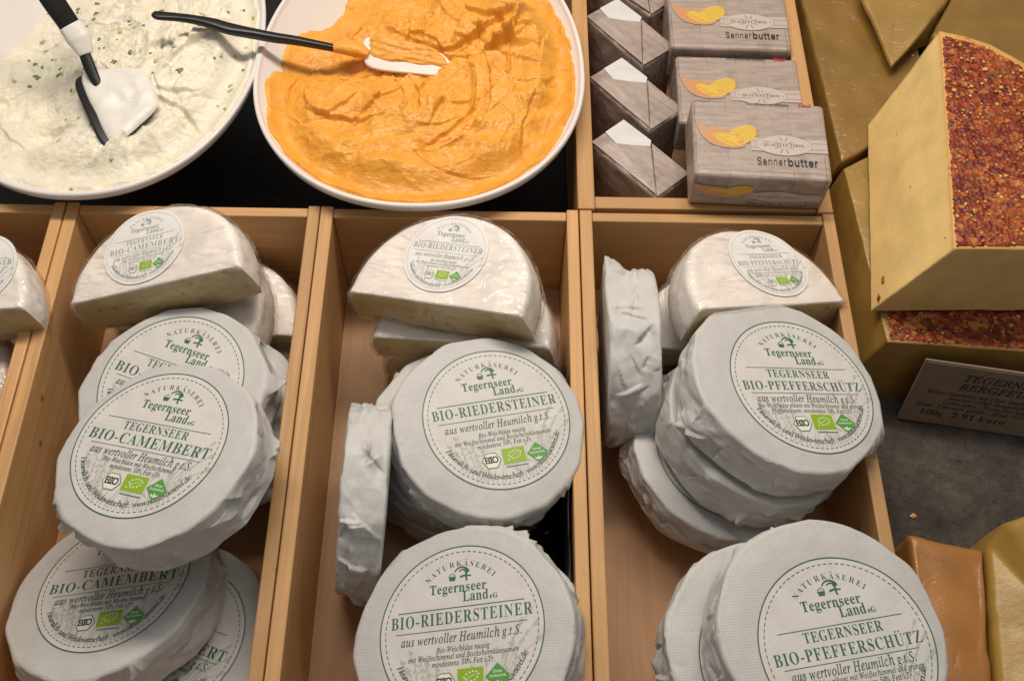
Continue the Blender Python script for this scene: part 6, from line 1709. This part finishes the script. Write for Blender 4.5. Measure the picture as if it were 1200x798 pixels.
def flat_packet(label, loc, rot, seed, tx=0, ty=0):
    root = thing('butter_packet', label, 'butter packet', G_BU, pose(loc, tx, ty, rot))
    packet_body(root, PW, PD, PT, seed)
    V = BPV.copy()
    V[:, 2] += PT + .00055 + dents(np.c_[V[:, 0], V[:, 1], np.full(len(V), PT / 2)], seed)
    pr = mesh_obj('printed_front', V, BPF, BINK, root, False, BPM)
    # the same picture, squeezed, on the long edge
    W = BPV.copy()
    W = np.c_[W[:, 0] - .002, -(PD / 2 + .0005) - W[:, 2] - dents(np.c_[W[:, 0], np.full(len(W), -PD / 2), W[:, 1] * .62], seed), PT / 2 + W[:, 1] * .62]
    sel = [i for i, f in enumerate(BPF) if abs(W[list(f), 2] - PT / 2).max() < PT / 2 - .0035 and BPM[i] != 5]
    mp, F2 = {}, []
    for i in sel:
        F2.append(tuple(mp.setdefault(k, len(mp)) for k in BPF[i]))
    mesh_obj('printed_edge', W[list(mp)], F2, BINK, root, False, [BPM[i] for i in sel])
    return root


flat_packet('butter packet lying flat in front, resting on the crate edge, its whole front picture showing', (.2385, .0430, .0008), -2.5, 81)
flat_packet('butter packet lying flat between two others, half covered by the front one', (.2375, .1260, -.0335), -1.5, 82)
flat_packet('butter packet lying flat at the top edge of the picture', (.2350, .2070, -.0285), -1.0, 83)


def upright_packet(label, x, y, ztop, ang, seed):
    """stands on end; x along the long side of its top, turned by ang degrees"""
    L = .0955
    root = thing('butter_packet', label, 'butter packet', G_BU, pose((x, y, ztop - L), 0, 0, ang))
    a, b = .0770, .0385
    packet_body(root, a, b, L, seed)

    def flap(name, uv, z0, z1, mat):
        pts = [((u - .5) * (a - .0020), (v - .5) * (b - .0020)) for u, v in uv]
        n = len(pts)
        V = [(px, py, L - .0012) for px, py in pts] + [(px, py, L + z0 + (z1 - z0) * (k / max(1, n - 1))) for k, (px, py) in enumerate(pts)]
        F = [tuple(range(n, 2 * n))] + [(k, (k + 1) % n, n + (k + 1) % n, n + k) for k in range(n)]
        return mesh_obj(name, V, F, mat, root, False)

    flap('folded_flap', [(.0, .40), (.0, .0), (.5, .0), (.965, .015), (.485, .855), (.20, .33)], .0008, .0034, WRAP_F)
    flap('folded_flap', [(.50, .870), (.980, .02), (1., .0), (1., .995), (.44, 1.)], .0030, .0006, WRAP_F)
    flap('white_tab', [(.0, 1.), (.0, .42), (.205, .36), (.475, .868), (.425, 1.)], .0012, .0030, PARCH)
    P = Print()
    P.text('butter', 's', .0085, -.020, -.004, 4, align=0, off=.02)
    V = np.vstack(P.V)
    V = np.c_[V[:, 1] * -1 + .012, 0 * V[:, 0] - b / 2 - .0016, V[:, 0] + L * .55]
    mesh_obj('side_print', V, P.F, BINK, root, False, [4] * len(P.F))
    return root


upright_packet('butter packet standing on end in the crate corner nearest the pepper cheese', .1505, .0560, -.0040, -48, 84)
upright_packet('butter packet standing on end, middle of the row by the bowl', .1508, .1260, -.0040, -50, 85)
upright_packet('butter packet standing on end, its white tab cut by the picture edge', .1495, .1985, -.0040, -51, 86)
upright_packet('butter packet standing behind the others, only its dark side showing at the top edge', .158, .268, -.012, -46, 87)


# ------------------------------------------------------------------ hard cheeses at the right
def poly_in(poly, x, y):
    ins = np.zeros(x.shape, bool)
    n = len(poly)
    for i in range(n):
        x1, y1 = poly[i]
        x2, y2 = poly[(i + 1) % n]
        c = ((y1 > y) != (y2 > y)) & (x < (x2 - x1) * (y - y1) / (y2 - y1 + 1e-12) + x1)
        ins ^= c
    return ins


def poly_dist(poly, x, y):
    d = np.full(x.shape, 1e9)
    n = len(poly)
    for i in range(n):
        a, b = np.array(poly[i]), np.array(poly[(i + 1) % n])
        ab = b - a
        t = np.clip(((x - a[0]) * ab[0] + (y - a[1]) * ab[1]) / (ab @ ab), 0, 1)
        d = np.minimum(d, np.hypot(x - a[0] - t * ab[0], y - a[1] - t * ab[1]))
    return d


def block(name, bottom, top, mats, parent, side_mats=None, rough=.0004, nz=26, seed=0, step=.004, top_mat=0, bevel=.0015):
    """a cheese block between two outlines of equal corner count; side i runs from corner i to i+1.
    bottom/top: lists of (x, y, z)"""
    bt, tp = np.array(bottom, float), np.array(top, float)
    n = len(bt)
    cols_b, cols_t, sid = [], [], []
    for i in range(n):
        k = max(2, int(np.linalg.norm(tp[(i + 1) % n] - tp[i]) / step))
        for q in range(k):
            f = q / k
            cols_b.append(bt[i] * (1 - f) + bt[(i + 1) % n] * f)
            cols_t.append(tp[i] * (1 - f) + tp[(i + 1) % n] * f)
            sid.append(i)
    cb, ct = np.array(cols_b), np.array(cols_t)
    m = len(cb)
    rows = []
    cen = ct.mean(0)
    for f in np.linspace(0, 1, nz):
        p = cb * (1 - f) + ct * f
        d = (p - (bt.mean(0) * (1 - f) + tp.mean(0) * f))
        d[:, 2] = 0
        d /= np.linalg.norm(d, axis=1)[:, None] + 1e-9
        p = p + d * (rough * 1.6 * fbm(p[:, 0] * 35 + seed, p[:, 1] * 35, p[:, 2] * 35, 4))[:, None]
        rows.append(p)
    for q in np.linspace(0, math.pi / 2, 5)[1:]:
        d = ct - cen
        d[:, 2] = 0
        L = np.linalg.norm(d, axis=1)[:, None]
        p = rows[nz - 1] - d / L * bevel * (1 - math.cos(q))
        p = p + np.array((0, 0, bevel)) * math.sin(q)
        rows.append(p)
    last = rows[-1]
    cen = cen + np.array((0, 0, bevel))
    for f in np.linspace(0, 1, 12)[1:]:
        p = last * (1 - f) + cen * f
        if f < 1:
            p = p + np.c_[0 * p[:, 0], 0 * p[:, 0], rough * 2 * perlin(p[:, 0] * 40 + seed, p[:, 1] * 40, 1.0)]
        p[:, 2] = p[:, 2] * 1.0
        rows.append(p * np.array((1, 1, 1)))
    V = np.concatenate(rows)
    F = gridfaces(len(rows), m)
    F = F[:, ::-1]
    col = F[:, 3] % m if False else (F.min(1) % m)
    r = F.min(1) // m
    sid = np.array(sid)
    mi = np.where(r >= nz, top_mat, (np.array(side_mats)[sid[col]] if side_mats else 0))
    return mesh_obj(name, V, F, mats, parent, True, mi)


def crust(parent, poly, zf, seed, res=.0011, seeds=260, cat=None):
    """chilli crust lying on a top face: crumbly sheet with ragged edges, and its seeds"""
    P = np.array(poly)
    x0, y0 = P.min(0)
    x1, y1 = P.max(0)
    nx, ny = int((x1 - x0) / res) + 2, int((y1 - y0) / res) + 2
    X, Y = np.meshgrid(np.linspace(x0, x1, nx), np.linspace(y0, y1, ny))
    ins = poly_in(poly, X, Y)
    d = poly_dist(poly, X, Y) * np.where(ins, 1, -1) + .0012 * perlin(X * 330, Y * 330, seed)
    z = zf(X, Y) + .0012 + .0010 * fbm(X * 120 + seed, Y * 120, 1.0, 3) + .0005 * (1 - 2.5 * np.abs(perlin(X * 380, Y * 380 + seed, 4.)))
    z = np.where(d < .0012, zf(X, Y) - .0012, z)
    V = np.stack([X, Y, z], -1).reshape(-1, 3)
    F = gridfaces(ny, nx, False)[:, ::-1]
    ok = (d > 0).reshape(-1)
    F = F[ok[F].all(1)]
    ids = np.unique(F)
    mp = -np.ones(len(V), int)
    mp[ids] = np.arange(len(ids))
    cr = mesh_obj('chilli_crust', V[ids], mp[F], CRUST, parent, True)
    rs = np.random.RandomState(seed)
    sv, sf, sm_ = [], [], []
    while len(sv) < seeds * 14:
        x, y = rs.uniform(x0, x1), rs.uniform(y0, y1)
        if not poly_in(poly, np.array([x]), np.array([y]))[0] or poly_dist(poly, np.array([x]), np.array([y]))[0] < .0015:
            continue
        if perlin(np.array([x * 45.]), np.array([y * 45.]), float(seed))[0] < rs.uniform(-.55, .25):
            continue
        z = float(zf(np.array([x]), np.array([y]))[0]) + rs.uniform(.0014, .0022)
        a = rs.uniform(0, 6.28)
        l = min(.0026, rs.lognormal(-6.75, .45))
        w, h = l * rs.uniform(.55, .95), .0006
        b = len(sv)
        ca, sa = math.cos(a), math.sin(a)
        sv.append((x, y, z - h))
        for ring, (k, zz) in enumerate(((.8, -.3), (.8, .45))):
            for j in range(6):
                t = j * math.pi / 3
                ux, uy = l * k * math.cos(t), w * k * math.sin(t)
                sv.append((x + ux * ca - uy * sa, y + ux * sa + uy * ca, z + zz * h))
        sv.append((x, y, z + h))
        for j in range(6):
            j2 = (j + 1) % 6
            sf += [(b, b + 1 + j2, b + 1 + j), (b + 1 + j, b + 1 + j2, b + 7 + j2, b + 7 + j), (b + 7 + j, b + 7 + j2, b + 13)]
            sm_ += [int(rs.rand() < .0)] * 3
        kk = int(rs.rand() < .4)
        sm_[-18:] = [kk] * 18
    so = mesh_obj('chilli_seeds', sv, sf, [SEED, SEED2], cr, True, sm_)
    tag(so, kind='stuff')
    return cr


ZL, ZU = -.0210, .0600
lower = thing('cheese_wedge', 'lower chilli-crusted cheese wedge, shaded beneath the upper one and behind the price card', 'cheese wedge', 'chilli-crusted cheese wedges')
lb = [(.312, -.106, FLOOR + .004), (.560, -.121, FLOOR + .004), (.560, .085, FLOOR + .004), (.3520, .083, FLOOR + .004), (.3085, .060, FLOOR + .004)]
lt = [(.331, -.103, ZL - .0025), (.560, -.118, ZL - .0025), (.560, .085, ZL - .0025), (.3635, .0870, ZL - .0025), (.3235, .0640, ZL - .0025)]
block('cheese_paste', lb, lt, [PASTE_F2], lower, seed=2)  # darker paste than the upper wedge: shade of the overhang put into the colour
crust(lower, [(.3315, -.1025), (.552, -.117), (.552, -.03), (.336, -.03)], lambda x, y: ZL - .0018 + 0 * x, 21, seeds=110)

upper = thing('cheese_wedge', 'upper cheese wedge with pale cut face and red chilli crust on top', 'cheese wedge', 'chilli-crusted cheese wedges')
arc_t = [(.389, .140), (.408, .1345), (.427, .1262), (.449, .1066), (.472, .072), (.486, .024), (.490, -.0715)]
arc_b = [(.3500, .1085), (.374, .116), (.400, .116), (.430, .1000), (.462, .070), (.482, .022), (.488, -.0745)]
ub = [(.3221, -.0775, ZL + .0028)] + [(x, y, ZL + .0028) for x, y in arc_b[::-1]]
ut = [(.3562, -.0745, ZU - .0025)] + [(x, y, ZU - .0025) for x, y in arc_t[::-1]]
sidem = [0] + [1] * 6 + [0]
block('cheese_paste', ub, ut, [PASTE_H, RIND_B], upper, sidem, seed=5, top_mat=1, step=.003)
crust(upper, [(.3572, -.0735), (.486, -.0708), (.482, .022), (.467, .070), (.445, .1030), (.424, .1215), (.406, .1300), (.3885, .1345)], lambda x, y: ZU - .0012 + 0 * x, 22, seeds=420)
# a few chilli flecks on the pale cut face
fv, ff = [], []
rs = np.random.RandomState(8)
for (t, f, l) in ((.03, .10, .0040), (.10, .16, .0042), (.42, .55, .0010), (.07, .93, .0010), (.75, .4, .0008), (.93, .12, .0008)):
    b0, b1 = np.array(ub[0]), np.array(ub[-1])
    t0, t1 = np.array(ut[0]), np.array(ut[-1])
    p = (b0 * (1 - t) + b1 * t) * (1 - f) + (t0 * (1 - t) + t1 * t) * f
    ux = (b1 - b0) / np.linalg.norm(b1 - b0)
    uy = (t0 - b0) / np.linalg.norm(t0 - b0)
    nn = np.cross(uy, ux)
    nn /= np.linalg.norm(nn)
    if nn[0] > 0: nn = -nn
    b = len(fv)
    for k in range(8):
        a = k * math.pi / 4
        r = l * (1 + .3 * math.sin(3 * k + t * 40))
        fv.append(tuple(p + ux * r * math.cos(a) * (1 if l > .002 else .8) + uy * r * .45 * math.sin(a) + nn * .0004))
    fv.append(tuple(p + nn * .0012))
    ff += [(b + k, b + (k + 1) % 8, b + 8) for k in range(8)]
tag(mesh_obj('chilli_flecks', fv, ff, CRUST, upper), kind='stuff')

G_BK = 'cheeses in cling film behind the chilli wedges'
bk = thing('cheese_block', 'olive-yellow cheese block in cling film beside the butter crate', 'cheese block', G_BK)
za = -.0235
block('cheese_paste', [(.3035, .360, FLOOR + .001), (.3085, .0680, FLOOR + .001), (.356, .0940, FLOOR + .001), (.412, .150, FLOOR + .001), (.412, .36, FLOOR + .001)],
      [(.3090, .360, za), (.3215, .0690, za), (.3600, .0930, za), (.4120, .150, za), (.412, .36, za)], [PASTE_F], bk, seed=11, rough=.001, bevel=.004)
bk = thing('cheese_block', 'pale yellow cheese block in cling film behind the upper chilli wedge', 'cheese block', G_BK)
block('cheese_paste', [(.366, .255, za + .0045), (.3895, .190, za + .0045), (.418, .2039, za + .0045), (.447, .255, za + .0045), (.45, .36, za + .0045), (.375, .36, za + .0045)],
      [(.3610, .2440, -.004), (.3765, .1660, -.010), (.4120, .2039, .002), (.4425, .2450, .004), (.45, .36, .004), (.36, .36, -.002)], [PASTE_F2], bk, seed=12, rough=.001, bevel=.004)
bk = thing('cheese_block', 'brownish cheese block in cling film at the top right corner', 'cheese block', G_BK)
block('cheese_paste', [(.420, .200, FLOOR + .001), (.470, .168, FLOOR + .001), (.540, .130, FLOOR + .001), (.560, .36, FLOOR + .001), (.452, .36, FLOOR + .001)],
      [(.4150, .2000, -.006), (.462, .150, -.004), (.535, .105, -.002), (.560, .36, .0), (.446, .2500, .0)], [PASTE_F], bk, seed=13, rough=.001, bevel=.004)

# bottom right: a wedge with orange rind and a taller golden one beside it
rw = thing('rind_wedge', 'cheese wedge with smooth orange rind at the bottom right', 'cheese wedge', 'cheeses at the bottom right')
block('orange_rind', [(.3215, -.2500, FLOOR + .005), (.3722, -.2580, FLOOR + .005), (.349, -.42, FLOOR + .005), (.3030, -.42, FLOOR + .005)],
      [(.3225, -.2535, -.0325), (.3713, -.2610, -.0335), (.3480, -.42, -.0335), (.3035, -.42, -.0325)], [RIND_O], rw, seed=15, rough=.0012, bevel=.007)
gw = thing('golden_wedge', 'taller golden-yellow cheese wedge at the right edge beside the orange rind', 'cheese wedge', 'cheeses at the bottom right')
block('cheese_paste', [(.3735, -.2590, FLOOR + .005), (.382, -.246, FLOOR + .005), (.394, -.2425, FLOOR + .005), (.46, -.244, FLOOR + .005), (.46, -.42, FLOOR + .005), (.3505, -.42, FLOOR + .005)],
      [(.3730, -.2605, -.0290), (.3805, -.2500, -.0120), (.3930, -.2475, -.0020), (.4600, -.247, .004), (.46, -.42, .004), (.3500, -.42, -.0290)], [PASTE_D], gw, seed=16, rough=.0005, bevel=.007)

# ------------------------------------------------------------------ price card
A, Bx, Ty = Vector((.3585, -.1290, FLOOR + .0052)), Vector((.1002, -.0152, 0)), Vector((.0095, .0150, .0690))
ex = Bx.normalized()
ey = (Ty - ex * Ty.dot(ex)).normalized()
ez = ex.cross(ey)
Mc = Matrix(((ex.x, ey.x, ez.x, A.x), (ex.y, ey.y, ez.y, A.y), (ex.z, ey.z, ez.z, A.z), (0, 0, 0, 1)))
pc = thing('price_card', 'brown price card with dark writing leaning on the lower chilli wedge', 'price card', None, Mc)
CWD, CHT = .165, .0705
rbox('plastic_sleeve', (CWD, CHT, .0016), ACRYL, pc, (CWD / 2, CHT / 2, -.0008), .0005)
rbox('card_sheet', (CWD - .0030, CHT - .0036, .0005), CARD, pc, (CWD / 2, CHT / 2, .0009), 0)
P = Print()
tx = .084
kw = dict(off=.0, cond=.96, track=.06)
P.text('TEGERNSEER', 'i', .0068, .0335, CHT - .0165, 0, align=-1, off=.03, track=.06)
P.text('BERGFEUER', 'i', .0068, .0335, CHT - .0265, 0, align=-1, off=.03, track=.06)
for k, s in enumerate(('Milder Hartkäse mit Chili Knoblauch,', 'frischer, roher Heumilch', 'Laktosefrei / Tierisches Lab', 'Mind. 3 Monate gereift / Mind. 45% Fett i.Tr.')):
    P.text(s, 'i', .0036, (.0115, .0300, .0270, .0085)[k], CHT - .0345 - .0052 * k, 0, align=-1, off=.02, track=.06)
P.text('100g', 'b', .0058, .0135, CHT - .0595, 0, align=-1)
P.text('2,91 Euro', 'b', .0062, .0385, CHT - .0595, 0, align=-1, track=.05)
V = np.vstack(P.V)
mesh_obj('card_lettering', np.c_[V, np.full(len(V), .0016)], P.F, [INK_K], pc, False)


# ------------------------------------------------------------------ crumbs
def crumb(label, loc, r, mat, seed):
    import bmesh
    bm = bmesh.new()
    bmesh.ops.create_icosphere(bm, subdivisions=2, radius=r)
    rs = np.random.RandomState(seed)
    o1 = rs.uniform(-9, 9, 3)
    for q in bm.verts:
        k = 1 + .5 * float(perlin(q.co.x / r * 1.3 + o1[0], q.co.y / r * 1.3 + o1[1], q.co.z / r * 1.3 + o1[2]))
        q.co = Vector((q.co.x * k * 1.2, q.co.y * k * .9, q.co.z * k * .6))
    me = bpy.data.meshes.new('cheese_crumb')
    bm.to_mesh(me)
    bm.free()
    me.materials.append(mat)
    o = bpy.data.objects.new('cheese_crumb', me)
    COL.objects.link(o)
    o.location = (loc[0], loc[1], loc[2] + r * .55)
    return tag(o, label, 'crumb')


crumb('pale cheese crumb lying on the grey slate below the price card', (.3570, -.2120, FLOOR + .0038), .0021, SEED, 3)
crumb('tiny pale crumb on the black liner beside the bottom centre disc', (.0760, -.2300, -.0962), .0011, CREAM, 5)
